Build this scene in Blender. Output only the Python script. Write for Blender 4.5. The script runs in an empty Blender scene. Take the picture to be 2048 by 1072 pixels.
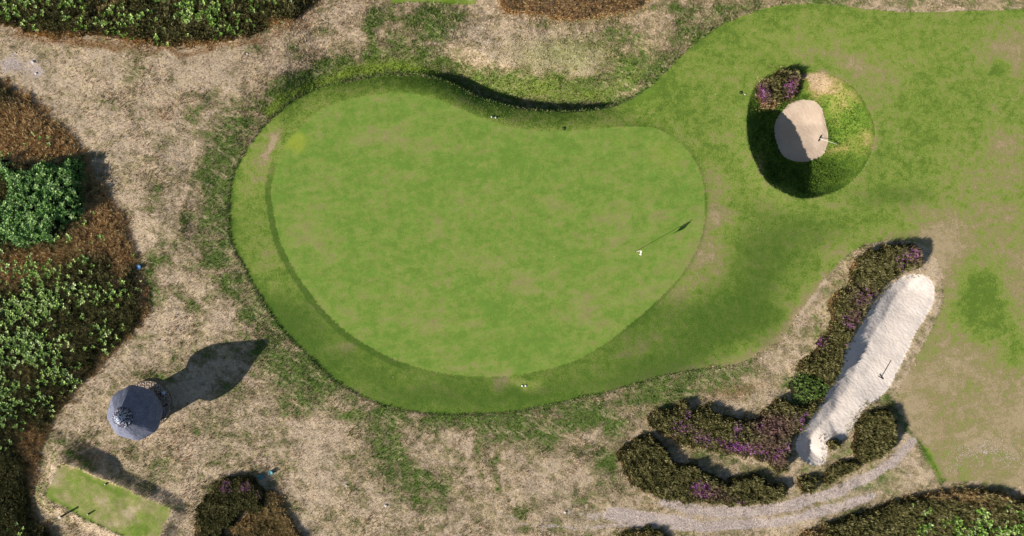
import bpy, math, random
import numpy as np
from mathutils import Vector

random.seed(7)
RNG = np.random.default_rng(11)
SC = bpy.context.scene
COL = SC.collection

# ---------------------------------------------------------------- camera, sky, sun, exposure
H = 52.0            # drone height over the putting green
PPM = 1024 / 39.0   # photo pixels per metre at ground level
cam_d = bpy.data.cameras.new("camera"); cam = bpy.data.objects.new("camera", cam_d); COL.objects.link(cam)
cam.location = (0, 0, H); cam.rotation_euler = (0, 0, 0)
cam_d.sensor_width = 36; cam_d.lens = 24; cam_d.clip_end = 2000
SC.camera = cam

SUN_EL = math.radians(24.0)
SHADOW_DIR = math.radians(29.5)                     # shadows fall towards +x +y
to_sun = Vector((-math.cos(SHADOW_DIR)*math.cos(SUN_EL), -math.sin(SHADOW_DIR)*math.cos(SUN_EL), math.sin(SUN_EL)))
w = bpy.data.worlds.new("World"); SC.world = w; w.use_nodes = True
wn = w.node_tree.nodes; wl = w.node_tree.links
sky = wn.new("ShaderNodeTexSky"); sky.sky_type = 'NISHITA'; sky.sun_disc = False
sky.sun_elevation = SUN_EL
sky.sun_rotation = math.atan2(to_sun.x, to_sun.y)
sky.air_density = 1.0; sky.dust_density = 0.6; sky.ozone_density = 1.5
wl.new(sky.outputs[0], wn["Background"].inputs[0]); wn["Background"].inputs[1].default_value = 0.057
sl = bpy.data.lights.new("sun", 'SUN'); so = bpy.data.objects.new("sun", sl); COL.objects.link(so)
sl.energy = 5.0; sl.angle = math.radians(0.55); sl.color = (1.0, 0.94, 0.86)
so.rotation_euler = (-to_sun).to_track_quat('-Z', 'Y').to_euler(); so.location = (-60, -40, 50)
SC.view_settings.view_transform = 'Standard'; SC.view_settings.look = 'None'
SC.view_settings.exposure = 0.66; SC.view_settings.gamma = 1.0
SC.render.engine = 'CYCLES'
SC.cycles.max_bounces = 4; SC.cycles.diffuse_bounces = 3; SC.cycles.caustics_reflective = False; SC.cycles.caustics_refractive = False

# ---------------------------------------------------------------- numeric helpers
def W(x, y, z=0.0):
    """photo pixel -> world metres for a point at height z"""
    k = (H - z) / H / PPM
    return (np.asarray(x, float) - 1024) * k, (536 - np.asarray(y, float)) * k

def sstep(a, b, x):
    t = np.clip((x - a) / (b - a), 0, 1); return t * t * (3 - 2 * t)

_perm = np.random.default_rng(5).random((256, 256))
def vnoise(x, y, s, seed=0):
    x = x * s + seed * 17.3; y = y * s + seed * 9.1
    xi = np.floor(x).astype(int); yi = np.floor(y).astype(int)
    fx = x - xi; fy = y - yi
    fx = fx * fx * (3 - 2 * fx); fy = fy * fy * (3 - 2 * fy)
    g = lambda a, b: _perm[a & 255, b & 255]
    return (g(xi, yi)*(1-fx) + g(xi+1, yi)*fx)*(1-fy) + (g(xi, yi+1)*(1-fx) + g(xi+1, yi+1)*fx)*fy
def fbm(x, y, s, seed=0, o=4):
    r = 0; a = 1; t = 0
    for i in range(o):
        r = r + a * vnoise(x, y, s * 2**i, seed + i * 3); t += a; a *= 0.5
    return r / t
_jx = np.random.default_rng(6).random((256, 256)); _jy = np.random.default_rng(8).random((256, 256))
def lumps(x, y, s, seed=0):
    """rounded clumps: 1 at a clump's centre, 0 between clumps"""
    x = x * s + seed * 31.7; y = y * s + seed * 13.9
    xi = np.floor(x).astype(int); yi = np.floor(y).astype(int)
    best = np.full(np.shape(x), 9.0)
    for a in (-1, 0, 1):
        for b in (-1, 0, 1):
            px = xi + a + _jx[(xi+a) & 255, (yi+b) & 255]; py = yi + b + _jy[(xi+a) & 255, (yi+b) & 255]
            best = np.minimum(best, (px-x)**2 + (py-y)**2)
    return np.sqrt(np.clip(1 - best / 0.8, 0, 1))

def smooth_poly(pts, n=6):
    p = np.array(pts, float); m = len(p); out = []
    for i in range(m):
        p0, p1, p2, p3 = p[i-1], p[i], p[(i+1) % m], p[(i+2) % m]
        for k in range(n):
            t = k / n
            out.append(0.5*((2*p1)+(-p0+p2)*t+(2*p0-5*p1+4*p2-p3)*t*t+(-p0+3*p1-3*p2+p3)*t**3))
    return np.array(out)

def seg_dist(X, Y, ax, ay, bx, by):
    dx, dy = bx-ax, by-ay; L = dx*dx+dy*dy+1e-12
    t = np.clip(((X-ax)*dx+(Y-ay)*dy)/L, 0, 1)
    return (X-ax-t*dx)**2+(Y-ay-t*dy)**2

class Region:
    """signed distance (positive inside) of an outline, kept on a grid and sampled bilinearly"""
    def __init__(s, pts, z=0.0, cell=0.13, margin=7.0, raw=False):
        p = np.array(pts, float) if raw else smooth_poly(pts)
        x, y = W(p[:, 0], p[:, 1], z); s.poly = np.stack([x, y], 1)
        s.x0, s.y0 = x.min()-margin, y.min()-margin
        ext = max(x.max()-x.min(), y.max()-y.min())
        s.c = cell if ext < 30 else 0.22
        nx = int((x.max()+margin-s.x0)/s.c)+2; ny = int((y.max()+margin-s.y0)/s.c)+2
        gx, gy = np.meshgrid(s.x0+np.arange(nx)*s.c, s.y0+np.arange(ny)*s.c, indexing='ij')
        d = np.full(gx.shape, 1e9); ins = np.zeros(gx.shape, bool); m = len(x)
        for i in range(m):
            ax, ay, bx, by = x[i], y[i], x[(i+1) % m], y[(i+1) % m]
            d = np.minimum(d, seg_dist(gx, gy, ax, ay, bx, by))
            if ay != by:
                c = ((ay > gy) != (by > gy)) & (gx < (bx-ax)*(gy-ay)/(by-ay)+ax); ins ^= c
        s.g = np.where(ins, 1, -1)*np.sqrt(d); s.n = (nx, ny)
    def __call__(s, X, Y):
        X = np.asarray(X, float); Y = np.asarray(Y, float)
        u = (X-s.x0)/s.c; v = (Y-s.y0)/s.c
        far = (u < 0) | (v < 0) | (u > s.n[0]-1.01) | (v > s.n[1]-1.01)
        u = np.clip(u, 0, s.n[0]-1.01); v = np.clip(v, 0, s.n[1]-1.01)
        i = u.astype(int); j = v.astype(int); fu = u-i; fv = v-j; g = s.g
        r = (g[i, j]*(1-fu)+g[i+1, j]*fu)*(1-fv)+(g[i, j+1]*(1-fu)+g[i+1, j+1]*fu)*fv
        return np.where(far, np.minimum(r, -5.0), r)

# ---------------------------------------------------------------- outlines read off the photograph
GREEN = Region([(544,400),(546,358),(557,320),(567,295),(597,260),(632,227),(687,202),(752,189),(812,186),(862,195),(912,215),(972,240),
 (1024,255),(1080,262),(1124,262),(1199,257),(1274,253),(1324,262),(1364,290),(1394,330),(1408,385),(1408,440),(1396,490),(1371,536),(1335,580),
 (1274,636),(1199,694),(1124,730),(1024,751),(962,752),(887,746),(802,723),(737,691),(687,658),(642,613),(617,581),(587,536),(560,480)])
FAIR = Region([(542,239),(526,257),(510,277),(487,310),(469,346),(460,390),(459,440),(467,490),(490,536),(512,576),(542,626),(577,671),(622,716),
 (672,761),(722,791),(777,813),(852,826),(962,827),(1024,822),(1074,813),(1149,798),(1224,781),(1304,758),(1374,742),(1449,733),(1494,721),
 (1536,698),(1572,665),(1600,625),(1630,585),(1661,545),(1700,505),(1742,487),(1800,482),(1845,490),(1872,520),(1887,560),(1884,612),(1856,672),(1822,735),(1794,790),(1812,838),(1842,888),
 (1880,960),(1960,962),(2150,985),(2600,1000),(2600,-300),(2300,5),(2048,18),(1936,22),(1836,24),(1786,23),(1700,14),(1650,8),(1600,8),(1536,15),(1454,45),(1404,75),(1364,110),
 (1324,150),(1284,185),(1249,203),(1222,212),(1165,220),(1108,221),(1040,215),(995,204),(955,193),(904,167),(860,153),(820,148),(770,149),
 (740,152),(700,160),(660,166),(628,176),(602,190),(570,213),(552,231)])
RIM = Region([(1512,172),(1530,155),(1560,143),(1600,139),(1650,145),(1700,170),(1735,215),(1750,265),(1740,310),(1715,350),(1680,378),(1640,392),
 (1605,396),(1570,385),(1535,362),(1512,325),(1498,285),(1494,240),(1499,200)])
POT = Region([(1593,203),(1612,202),(1627,206),(1640,217),(1650,236),(1657,260),(1658,282),(1651,301),(1640,313),(1620,321),(1605,323),(1585,320),(1568,311),
 (1558,292),(1551,268),(1552,245),(1562,225),(1578,209)], z=-1.8, cell=0.1)
LONG = Region([(1808,551),(1836,549),(1856,559),(1865,576),(1861,606),(1846,636),(1828,666),(1811,701),(1791,741),(1771,776),(1751,796),(1726,816),
 (1706,846),(1686,871),(1671,881),(1658,877),(1651,886),(1650,906),(1647,921),(1633,928),(1616,926),(1598,913),(1588,891),(1593,871),(1611,846),
 (1626,821),(1643,791),(1661,756),(1676,731),(1691,691),(1711,661),(1731,626),(1756,591),(1781,566)], z=-0.3, cell=0.1)
TEE = Region([(128,926),(169,932),(220,956),(285,987),(343,1016),(333,1044),(312,1085),(253,1067),(196,1040),(140,1011),(100,991),(113,958)])
STRIP = Region([(780,6),(780,-90),(952,-90),(952,7),(900,6),(840,3)], raw=True)
# vegetation outlines
BANK = Region([(1720,507),(1744,499),(1785,490),(1812,488),(1834,500),(1837,524),(1815,543),(1793,549),(1766,571),(1739,600),(1720,632),(1696,669),
 (1684,702),(1671,748),(1652,772),(1634,757),(1600,742),(1586,751),(1596,722),(1626,700),(1636,676),(1655,650),(1661,603),(1681,572),(1704,530)])
BEDU = Region([(1648,784),(1630,812),(1600,852),(1577,880),(1574,924),(1560,942),(1546,933),(1518,919),(1483,911),(1448,904),(1411,898),(1378,891),(1350,881),
 (1332,867),(1317,858),(1303,856),(1294,832),(1313,819),(1343,816),(1360,808),(1378,812),(1384,826),(1394,814),(1411,812),(1430,821),(1453,833),
 (1488,838),(1518,828),(1539,809),(1556,795),(1580,800),(1610,806)])
BEDL = Region([(1241,890),(1236,915),(1246,943),(1267,964),(1306,988),(1341,997),(1395,1004),(1453,1008),(1507,1007),(1551,997),(1567,982),(1560,964),
 (1535,962),(1511,952),(1467,952),(1453,966),(1418,948),(1388,929),(1369,929),(1341,920),(1332,901),(1314,882),(1296,866),(1267,880)])
BSM = Region([(1597,968),(1600,956),(1614,951),(1630,955),(1634,966),(1628,981),(1612,984),(1600,979)])
BNOOK = Region([(1650,884),(1656,878),(1666,880),(1676,884),(1674,892),(1662,896),(1652,892)])
BROUND = Region([(1701,881),(1708,856),(1721,831),(1746,818),(1776,811),(1785,838),(1789,872),(1776,898),(1751,917),(1726,926),(1706,911)])
BELONG = Region([(1645,960),(1661,928),(1701,921),(1716,931),(1696,946),(1666,966)])
BPOT = Region([(1513,178),(1528,160),(1548,148),(1572,142),(1592,148),(1600,165),(1598,182),(1586,193),(1566,196),(1548,212),(1530,214),(1516,200)], z=-0.3)
IVY = Region([(1571,765),(1590,748),(1618,745),(1650,758),(1650,780),(1632,800),(1606,806),(1582,795)])
LEFTM = Region([(0,166),(30,180),(75,205),(110,237),(150,277),(173,305),(188,340),(212,372),(238,415),(256,450),(268,490),(274,522),(282,550),
 (298,575),(293,625),(255,674),(215,711),(175,756),(135,801),(100,846),(85,886),(75,936),(64,986),(75,1036),(120,1078),(150,1250),(-300,1250),(-300,140)])
TOPM = Region([(-300,52),(0,50),(50,65),(100,75),(160,71),(225,76),(280,86),(325,95),(375,95),(440,90),(500,76),(542,56),(587,45),(617,20),(640,-20),(660,-160),(-300,-160)])
TOPR = Region([(1003,-3),(1018,17),(1052,23),(1108,31),(1165,37),(1193,28),(1250,24),(1290,2),(1330,-60),(1330,-160),(990,-160),(990,-40)])
BOTR = Region([(1600,1074),(1646,1051),(1701,1031),(1751,1014),(1816,994),(1886,980),(1946,976),(2000,984),(2060,1000),(2300,1010),(2300,1200),(1560,1200)])
BOTC = Region([(1238,1074),(1255,1060),(1290,1055),(1322,1058),(1338,1078),(1330,1130),(1240,1130)])
BOTL = Region([(396,1050),(400,1010),(418,990),(433,961),(448,954),(477,950),(510,955),(531,980),(534,1001),(525,1019),(508,1023),(492,1019),(478,1035),
 (465,1049),(451,1066),(446,1130),(390,1130)])
BOTB = Region([(478,1040),(500,1026),(524,1018),(535,985),(552,985),(570,1012),(582,1034),(596,1058),(612,1090),(600,1150),(455,1150),(458,1070)])
BUSH = Region([(2,330),(14,317),(30,318),(44,338),(75,340),(95,325),(130,330),(152,318),(168,325),(172,350),(176,380),(180,410),(172,440),(150,450),(135,470),
 (118,495),(95,485),(60,498),(30,485),(8,500),(-60,500),(-60,420),(12,410),(30,395),(28,365),(14,345)])

# ---------------------------------------------------------------- terrain
def strokes(px, py, pts, wid):
    d = np.full(np.shape(px), 1e9)
    for (ax, ay), (bx, by) in zip(pts[:-1], pts[1:]): d = np.minimum(d, seg_dist(px, py, ax, ay, bx, by))
    return np.exp(-d/(wid*wid))

def terrain(X, Y):
    px = X*PPM+1024; py = 536-Y*PPM
    z = (fbm(X, Y, 0.11, 3, 3)-0.5)*0.5*sstep(0.5, 6, -FAIR(X, Y)) + (fbm(X, Y, 0.9, 4, 3)-0.5)*0.10*sstep(-0.2, 1.0, -FAIR(X, Y))
    f = FAIR(X, Y); g = GREEN(X, Y)
    # the shoulder of the green falls away to the north and ends in a steep edge
    wn_ = sstep(548, 640, px)*(1-sstep(1225, 1330, px))*sstep(-330, -300, -py)
    u = np.clip(-g/np.maximum(-g+np.maximum(f, 0)+1e-3, 1e-3), 0, 1)
    z = z - 0.55*wn_*sstep(0, 1, u*0.5+0.0)*2*np.where(f > 0, 1, 1)*np.where(g < 0, 1, 0)
    out = np.maximum(-f, 0); deep = sstep(820, 930, px)*(1-sstep(1190, 1290, px))
    edge = (0.12+0.62*deep)
    z = z - wn_*edge*sstep(0, 0.42, out)*(1-0.8*sstep(0.5, 3.4, out))*(f < 0)
    z = z - wn_*0.0
    z = np.where((f < 0), z + wn_*0.55*(1-(1-sstep(0.6, 4.5, out)))*0.8, z)
    # raised rough around the left of the green
    z = z + 0.06*(1-wn_)*sstep(0, 0.12, out)*(1-sstep(1250, 1700, px))
    # pot bunker hollow
    r = RIM(X, Y); p = POT(X, Y)
    t = np.clip(r/np.maximum(r+np.maximum(-p, 0), 1e-3), 0, 1)
    ang = np.arctan2(Y-9.9, X-22.8)                       # direction from hollow centre
    ne = 0.5+0.5*np.cos(ang-math.radians(55))
    prof = np.where(t > 0, t**(0.62+0.75*ne)*(1-ne) + sstep(0, 1, t)*ne, 0)
    floor = 1.98 - 0.5*sstep(11.2, 13.2, Y) + 0.14*sstep(0, 1.6, p)
    z = np.where(r > 0, z - prof*floor + (fbm(X, Y, 1.6, 9, 3)-0.5)*0.22*(p < 0)*np.minimum(r, 0.6), z)
    z = z + 0.05*np.exp(-(r/0.8)**2)*(r < 0)*(1-ne)*(1-ne)
    # long bunker
    l = LONG(X, Y)
    side = 0.5+0.5*np.tanh(((X-27.07)*0.86-(Y+7.5)*0.51)/0.35)     # 0 on the heather side, 1 on the open side
    cr = 1.55*(0.82+0.36*fbm(X, Y, 0.9, 71, 2))*(0.62+0.38*sstep(560, 640, py))*(1-0.35*sstep(820, 880, py))
    z = np.where(l > 0, z-((0.06+0.60*np.clip(l/cr, 0, 1))*(1-side)+(0.03+0.53*sstep(-0.2, 1.9, l))*side)-0.015*fbm(X, Y, 2.6, 72, 3), z)
    z = z + 0.22*sstep(-0.9, 0.5, BANK(X, Y))*(l < 0) + 0.16*sstep(-0.5, 0.8, BEDU(X, Y)) + 0.12*sstep(-0.8, 0.8, BROUND(X, Y))
    # tee platform with a bank on its north-east side
    te = TEE(X, Y)
    cx, cy = W(185, 912); a = math.radians(-31)
    U = (X-cx)*math.cos(a)+(Y-cy)*math.sin(a); V = -(X-cx)*math.sin(a)+(Y-cy)*math.cos(a)
    z = z + 0.34*sstep(-1.2, 0.0, te)
    z = z + 0.50*np.exp(-(U/2.3)**2)*sstep(-2.4, -1.0, V)*(1-sstep(-0.55, 0.85, V))*(te < 0) 
    cutd = np.exp(-(((px-1128)/1)**2+((py-257)/1)**2)/25)
    z = z + 0.35*sstep(-0.5, 4.0, LEFTM(X, Y)) + 0.4*sstep(-0.3, 2.5, TOPM(X, Y)) + 0.15*sstep(-0.4, 1.5, BOTR(X, Y))
    z = z + 0.0*cutd
    return z

# fine in view, growing cells to the horizon
STEP = 0.115
def axis(half, far):
    a = np.arange(-half, half+1e-6, STEP); e = [a[-1]]; s = STEP
    while e[-1] < far: s *= 1.35; e.append(e[-1]+s)
    e = np.array(e[1:]); return np.concatenate([-e[::-1], a, e])
xs = axis(42.55, 500); ys = axis(23.0, 500)
GX, GY = np.meshgrid(xs, ys, indexing='ij')
inner = (np.abs(GX) < 42.5) & (np.abs(GY) < 22.95)

# snap grid points near a drawn edge onto it so that the region outlines are smooth
def snap(reg, GX, GY):
    d = reg(GX, GY); e = 0.02
    gx = (reg(GX+e, GY)-reg(GX-e, GY))/(2*e); gy = (reg(GX, GY+e)-reg(GX, GY-e))/(2*e)
    n = np.hypot(gx, gy)+1e-6
    m = (np.abs(d) < STEP*0.5) & inner
    return np.where(m, GX-gx/n*d, GX), np.where(m, GY-gy/n*d, GY)
for reg in (FAIR, GREEN, POT, LONG, RIM, TEE): GX, GY = snap(reg, GX, GY)
GZ = terrain(GX, GY)

def zat(x, y):
    """terrain height at scattered points"""
    return terrain(np.atleast_1d(np.asarray(x, float)), np.atleast_1d(np.asarray(y, float)))
_uz = None
def zfast(x, y):
    i = np.clip((np.asarray(x)-xs[i0])/STEP, 0, ni-1.01); j = np.clip((np.asarray(y)-ys[j0])/STEP, 0, nj-1.01)
    a = i.astype(int); b = j.astype(int); fa = i-a; fb = j-b; g = _uz
    return (g[a, b]*(1-fa)+g[a+1, b]*fa)*(1-fb)+(g[a, b+1]*(1-fa)+g[a+1, b+1]*fa)*fb
i0 = int(np.searchsorted(xs, -42.55-1e-4)); j0 = int(np.searchsorted(ys, -23.0-1e-4))
ni = int(round(85.1/STEP)); nj = int(round(46.0/STEP))
_uz = GZ[i0:i0+ni, j0:j0+nj]

# ---------------------------------------------------------------- ground cover: dryness, lushness, bare soil, brown
# (x, y, radius x, radius y, turn in degrees, channel, amount)
D, L, B, R = 0, 1, 2, 3
BLOBS = [
 # dry rough, left
 (255,150,140,60,0,D,.18),(430,150,90,40,-10,D,.12),(330,330,90,110,0,D,.10),(370,440,40,70,20,D,-.0),(300,440,40,60,0,D,.10),
 (400,190,50,30,-20,D,-.18),(385,232,26,14,-20,D,-.40),(395,260,40,14,-15,D,-.28),(275,136,14,7,0,D,-.35),(272,122,10,6,0,D,-.3),(345,150,14,12,0,D,-.28),
 (425,195,14,9,0,D,-.3),(345,215,60,26,-15,R,.35),(205,165,30,14,20,R,.3),(330,240,18,12,0,R,.35),(215,240,18,10,0,D,-.3),(225,300,40,28,0,D,-.15),
 (310,370,40,26,0,D,-.38),(312,418,18,16,0,D,-.5),(285,345,26,30,0,D,-.3),(250,360,30,30,0,D,-.1),(375,400,9,50,10,D,-.42),(360,470,12,50,15,D,-.25),
 (330,475,10,10,0,D,-.42),(315,515,34,14,0,D,-.5),(392,345,12,24,0,D,-.55),(470,240,34,60,25,D,-.50),(430,330,34,80,15,D,-.50),(420,440,34,70,0,D,-.45),
 (440,510,38,60,-25,D,-.50),(488,590,36,50,-35,D,-.55),(455,460,12,80,5,L,.35),(500,260,16,40,30,L,.25),(395,262,28,9,-15,L,.3),
 (386,605,14,18,0,D,-.6),(372,625,30,9,0,D,-.4),(425,600,24,14,0,D,-.35),(500,632,38,22,-30,D,-.55),(365,590,8,20,-20,D,-.35),(440,560,40,25,-30,D,.1),
 # between hut and green
 (560,740,40,60,-30,D,-.62),(620,790,50,40,-40,D,-.45),(530,690,30,30,0,D,-.3),(575,820,20,16,0,D,-.45),(520,830,24,14,0,D,-.4),(560,700,30,40,-30,L,.35),
 (640,760,60,16,-40,L,.3),(395,715,20,26,-20,D,-.4),(470,770,60,30,-20,D,-.3),(420,705,26,12,-20,L,.35),(320,740,30,16,0,D,-.25),(280,750,26,6,-15,D,-.35),
 (230,730,40,20,-30,D,.08),(340,655,40,30,0,D,.12),(250,700,50,30,-30,D,.1),(300,590,20,40,0,D,-.3),(297,555,18,20,0,D,-.35),
 (440,850,30,20,0,D,-.05),(425,920,28,10,-20,D,-.42),(395,880,8,18,-20,D,-.3),(330,890,60,12,-20,R,.25),(360,860,40,20,0,R,.2),(250,900,24,9,-20,D,-.3),
 (370,960,60,30,-35,D,.1),(330,975,50,12,-32,R,.3),(210,905,50,16,-32,R,.45),
 (90,960,16,50,15,D,-.35),(150,900,20,12,0,D,-.35),(110,1040,40,16,-30,D,.15),(180,1060,60,12,-30,D,.1),(115,935,30,20,0,D,.15),
 (700,800,50,16,-20,D,.1),(650,850,60,30,-10,D,.15),(600,880,60,40,0,D,.12),(560,810,30,20,0,D,.12),
 # bottom centre
 (800,910,60,22,40,D,-.72),(780,940,50,30,60,D,-.5),(860,955,40,22,0,D,-.62),(880,975,34,16,0,L,.25),(800,900,44,16,20,L,.28),(880,870,40,12,0,D,.22),(935,885,30,30,0,D,.2),
 (930,905,28,8,10,D,-.5),(915,940,18,12,0,D,-.45),(960,885,10,42,10,D,-.62),(995,940,10,50,0,D,-.65),(1000,890,12,30,0,L,.2),(840,840,60,12,0,D,-.4),(930,838,60,10,0,D,-.45),
 (700,795,24,10,-30,D,.1),(690,830,20,24,-30,D,-.3),(710,960,12,60,0,D,-.15),(640,940,30,60,0,D,.15),(840,1020,14,10,0,D,-.5),(800,1050,30,10,0,D,-.35),
 (840,1000,20,30,0,D,-.25),(760,880,30,60,20,D,-.3),(770,1012,12,9,0,B,.55),(692,972,6,6,0,B,.6),(650,1064,18,6,0,B,.6),(1045,1018,18,9,0,D,-.62),(1048,1018,16,8,0,L,.5),(1050,1050,20,8,0,D,-.5),
 (1080,860,90,34,0,D,-.70),(1080,870,60,30,0,L,.20),(1180,830,60,26,-20,D,-.5),(1130,900,60,20,0,D,-.3),(1260,800,80,24,-20,D,-.45),(1380,780,60,18,-10,D,-.35),
 (1210,920,30,50,20,D,-.35),(1225,880,20,40,0,D,-.35),(1160,985,24,16,0,D,-.35),(1090,1000,40,14,0,D,-.2),(1130,930,50,30,0,D,.1),(1160,900,24,24,0,D,.12),(1224,795,16,12,0,D,.55),
 (1300,960,50,16,30,D,.05),(1260,1000,60,14,10,R,.25),(1230,850,20,24,0,D,-.3),(1250,870,16,30,0,D,-.35),
 # track
 # between beds
 (1660,590,16,60,30,D,-.30),(1600,680,20,40,40,D,-.1),(1400,905,110,22,18,D,-.22),(1440,790,100,30,-15,R,.35),(1560,720,50,26,-40,D,.15),(1500,780,60,20,-20,R,.30),(1620,640,22,50,35,R,.2),(1400,910,80,12,-18,D,.0),(1420,925,80,14,-18,R,.2),
 (1740,500,40,6,-5,D,.2),(1700,530,20,20,0,D,.2),(1665,585,10,40,30,D,.1),
 # right lower dry
 (1960,690,90,60,0,D,.12),(1980,880,90,70,0,D,.10),(1880,760,60,80,0,D,.10),(1890,850,40,60,0,R,.25),(1850,790,30,40,0,R,.2),
 (1935,840,50,16,-20,D,-.22),(1960,600,40,60,-15,D,-.55),(1975,640,40,30,0,D,-.35),(1960,590,30,50,-10,L,.15),(1900,590,20,60,0,D,-.10),(2030,700,30,30,0,D,-.3),
 (1985,900,60,30,-10,B,.28),(2020,922,16,10,0,B,.45),(1908,922,10,8,0,B,.45),(1960,890,40,20,0,B,.15),(1975,925,30,30,0,B,.1),
 # top centre
 (1000,60,60,60,0,D,.25),(950,50,30,30,0,B,.30),(905,85,50,12,-10,B,.16),(880,120,80,12,15,D,.08),(870,75,60,30,0,D,-.32),(840,100,90,8,15,D,-.3),
 (1010,122,50,12,10,D,.3),(950,125,40,8,0,D,-.3),(1080,110,100,30,0,D,.15),(1160,110,70,16,0,D,.25),(1060,160,90,26,0,D,-.45),(1120,180,90,12,5,D,-.45),
 (1235,80,40,50,0,D,-.38),(1200,45,60,20,0,D,-.25),(1330,70,50,40,0,D,.25),(1250,140,14,40,20,D,-.45),(1290,130,30,50,30,D,-.55),(1380,60,40,24,30,D,-.45),(1370,20,50,16,0,D,-.45),
 (1420,25,60,12,-20,D,-.3),(1300,30,60,16,0,R,.2),(800,130,60,10,5,D,-.15),(850,160,50,18,20,D,-.4),(870,130,40,14,10,D,-.4),(870,30,90,20,0,D,-.62),(860,18,90,10,0,L,.4),(745,40,10,30,10,D,-.45),
 (740,80,12,40,0,D,-.5),(760,120,70,14,0,D,-.42),(700,120,60,30,-15,D,-.62),(640,145,50,24,-30,D,-.65),(580,175,40,20,-35,D,-.7),(540,210,26,30,-40,D,-.7),(740,130,70,20,0,D,-.35),
 (810,112,70,5,0,D,.3),(600,125,40,12,-25,D,.35),(690,40,60,40,-20,D,.2),(760,80,10,20,0,D,.2),(620,80,60,16,-30,D,-.3),(580,95,40,14,-30,D,-.22),
 (1750,5,300,10,0,D,.15),(1180,135,70,10,0,D,.15),(1450,15,60,12,-20,D,.1),(1000,160,30,20,10,D,-.15),(980,185,60,8,20,D,-.3),
 (1100,175,140,30,3,D,-.30),(1000,185,90,14,10,D,-.25),(1210,170,50,30,0,D,-.25),(940,150,60,16,10,D,-.15),(1240,80,44,44,0,D,-.2),(1380,40,70,30,0,D,-.2),(880,50,60,30,0,D,-.2),
 (1060,165,130,34,4,D,-.30),(1160,185,110,22,-4,D,-.30),(1290,150,34,40,30,D,-.25),(820,90,90,60,0,D,-.25),(770,40,50,40,0,D,-.2),(1080,165,60,20,0,L,-.25),(1200,190,70,12,0,L,-.3),(620,150,90,30,-30,D,-.15),(900,130,60,20,10,D,-.2),(1430,30,60,20,-20,D,-.2),
  (1600,120,90,60,0,D,-.1),(1850,220,80,80,0,D,-.10),(1400,230,50,40,0,L,.12),
 (1130,105,150,46,0,L,-.45),(1090,165,120,26,0,L,-.15),
 (1560,90,150,70,-15,L,-.22),(1800,90,160,70,0,L,-.28),(1850,250,110,90,0,L,-.22),(1440,170,60,60,0,L,-.10),(1985,420,60,110,0,D,-.08),(1900,450,60,40,0,D,-.12),(2000,660,50,80,0,D,-.22),(1960,560,60,60,0,D,-.15),
  (40,140,90,40,10,D,.15),(40,135,60,34,10,B,.14),(760,850,90,20,15,D,-.2),(1000,850,120,20,0,D,-.2),(640,790,60,26,-35,D,-.15),
 # top left
 (40,140,60,30,0,B,.20),(20,125,16,18,0,B,.45),(66,124,7,6,0,B,.8),(72,146,6,10,0,B,.8),(30,105,5,4,0,B,.8),(142,185,5,4,0,B,.6),(495,108,6,7,0,B,.6),
 (160,88,40,12,0,R,.75),(100,78,50,8,0,R,.75),(230,90,60,10,0,R,.85),(330,104,60,8,0,R,.8),(420,104,60,8,-5,R,.7),(510,88,40,8,-15,R,.6),(570,62,30,9,-20,R,.6),(40,68,40,8,0,R,.7),(610,40,20,20,0,R,.6),
 (165,98,36,8,0,D,-.35),(70,200,120,12,30,R,.2),
 (85,330,20,10,0,R,.6),(8,365,30,40,0,R,1.0),
 (200,300,24,10,0,L,.3),  # darker green painted as the shadow streak at the scrub's edge
 # fairway patches
 (1430,420,24,70,5,D,.50),(1410,520,36,40,0,D,.48),(1350,590,34,26,0,D,.30),(1290,690,44,18,-40,D,.42),(1245,710,20,12,0,D,.25),(1200,740,20,8,0,D,.25),(1080,785,30,6,0,D,.3),
 (690,690,22,14,30,D,.40),(680,700,8,8,0,D,.3),(645,655,14,8,0,D,.3),(640,610,20,10,0,D,.25),(785,720+2,20,5,10,D,.4),(880,780,24,10,0,D,.28),(1000,765,26,16,0,D,.35),(1010,765,12,20,0,D,.2),
 (545,510,18,16,0,D,.25),(530,540,20,14,0,D,.2),(540,295,12,30,35,D,.75),(550,285,9,16,35,D,.5),(525,330,12,26,0,D,.35),(595,265,4,4,0,D,.3),
 (1500,560,80,100,30,L,.60),(1450,640,100,60,-30,L,.50),(1300,745,110,30,-20,L,.35),(1560,490,80,70,0,L,.50),(1650,460,80,34,0,L,.45),(1780,400,90,24,0,L,.55),(1540,640,50,40,0,L,.4),(1830,390,60,16,0,L,.25),(1490,680,60,30,-10,L,.30),
 (1500,420,60,30,0,L,.25),(1740,340,40,60,25,L,.25),(1640,110,60,12,0,L,.15),
 (1350,200,60,50,0,D,-.15),(1620,100,60,26,0,D,.2),(1720,130,70,22,25,D,.40),(1770,190,40,40,0,D,.22),(1650,60,80,20,0,D,.1),(1900,120,120,60,0,D,.05),(2010,90,40,40,0,D,.5),(2035,140,20,30,0,D,.4),
 (2000,135,24,12,0,D,-.5),(1930,300,120,40,0,D,.12),(1950,350,60,60,0,D,.12),(2010,330,40,90,0,D,.3),(1920,450,60,50,0,D,.45),(1870,480,60,40,0,D,.45),(2000,480,60,60,0,D,.25),
 (1840,420,30,30,0,D,.2),(2000,420,60,20,0,D,.25),(1850,300,40,60,0,D,-.1),(1800,330,80,20,0,D,-.05),(1680,500,40,14,-15,D,.35),(1640,560,14,40,35,D,.4),(1600,640,20,26,35,D,.4),
 (1550,700,30,14,-20,D,.4),(1860,560,40,60,0,D,.5),(1900,520,50,30,0,D,.25),(2040,560,30,60,0,D,.1),(1580,100,60,14,0,D,.1),(1960,230,60,30,0,D,.0),(1745,265,10,50,0,D,.2),
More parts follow.
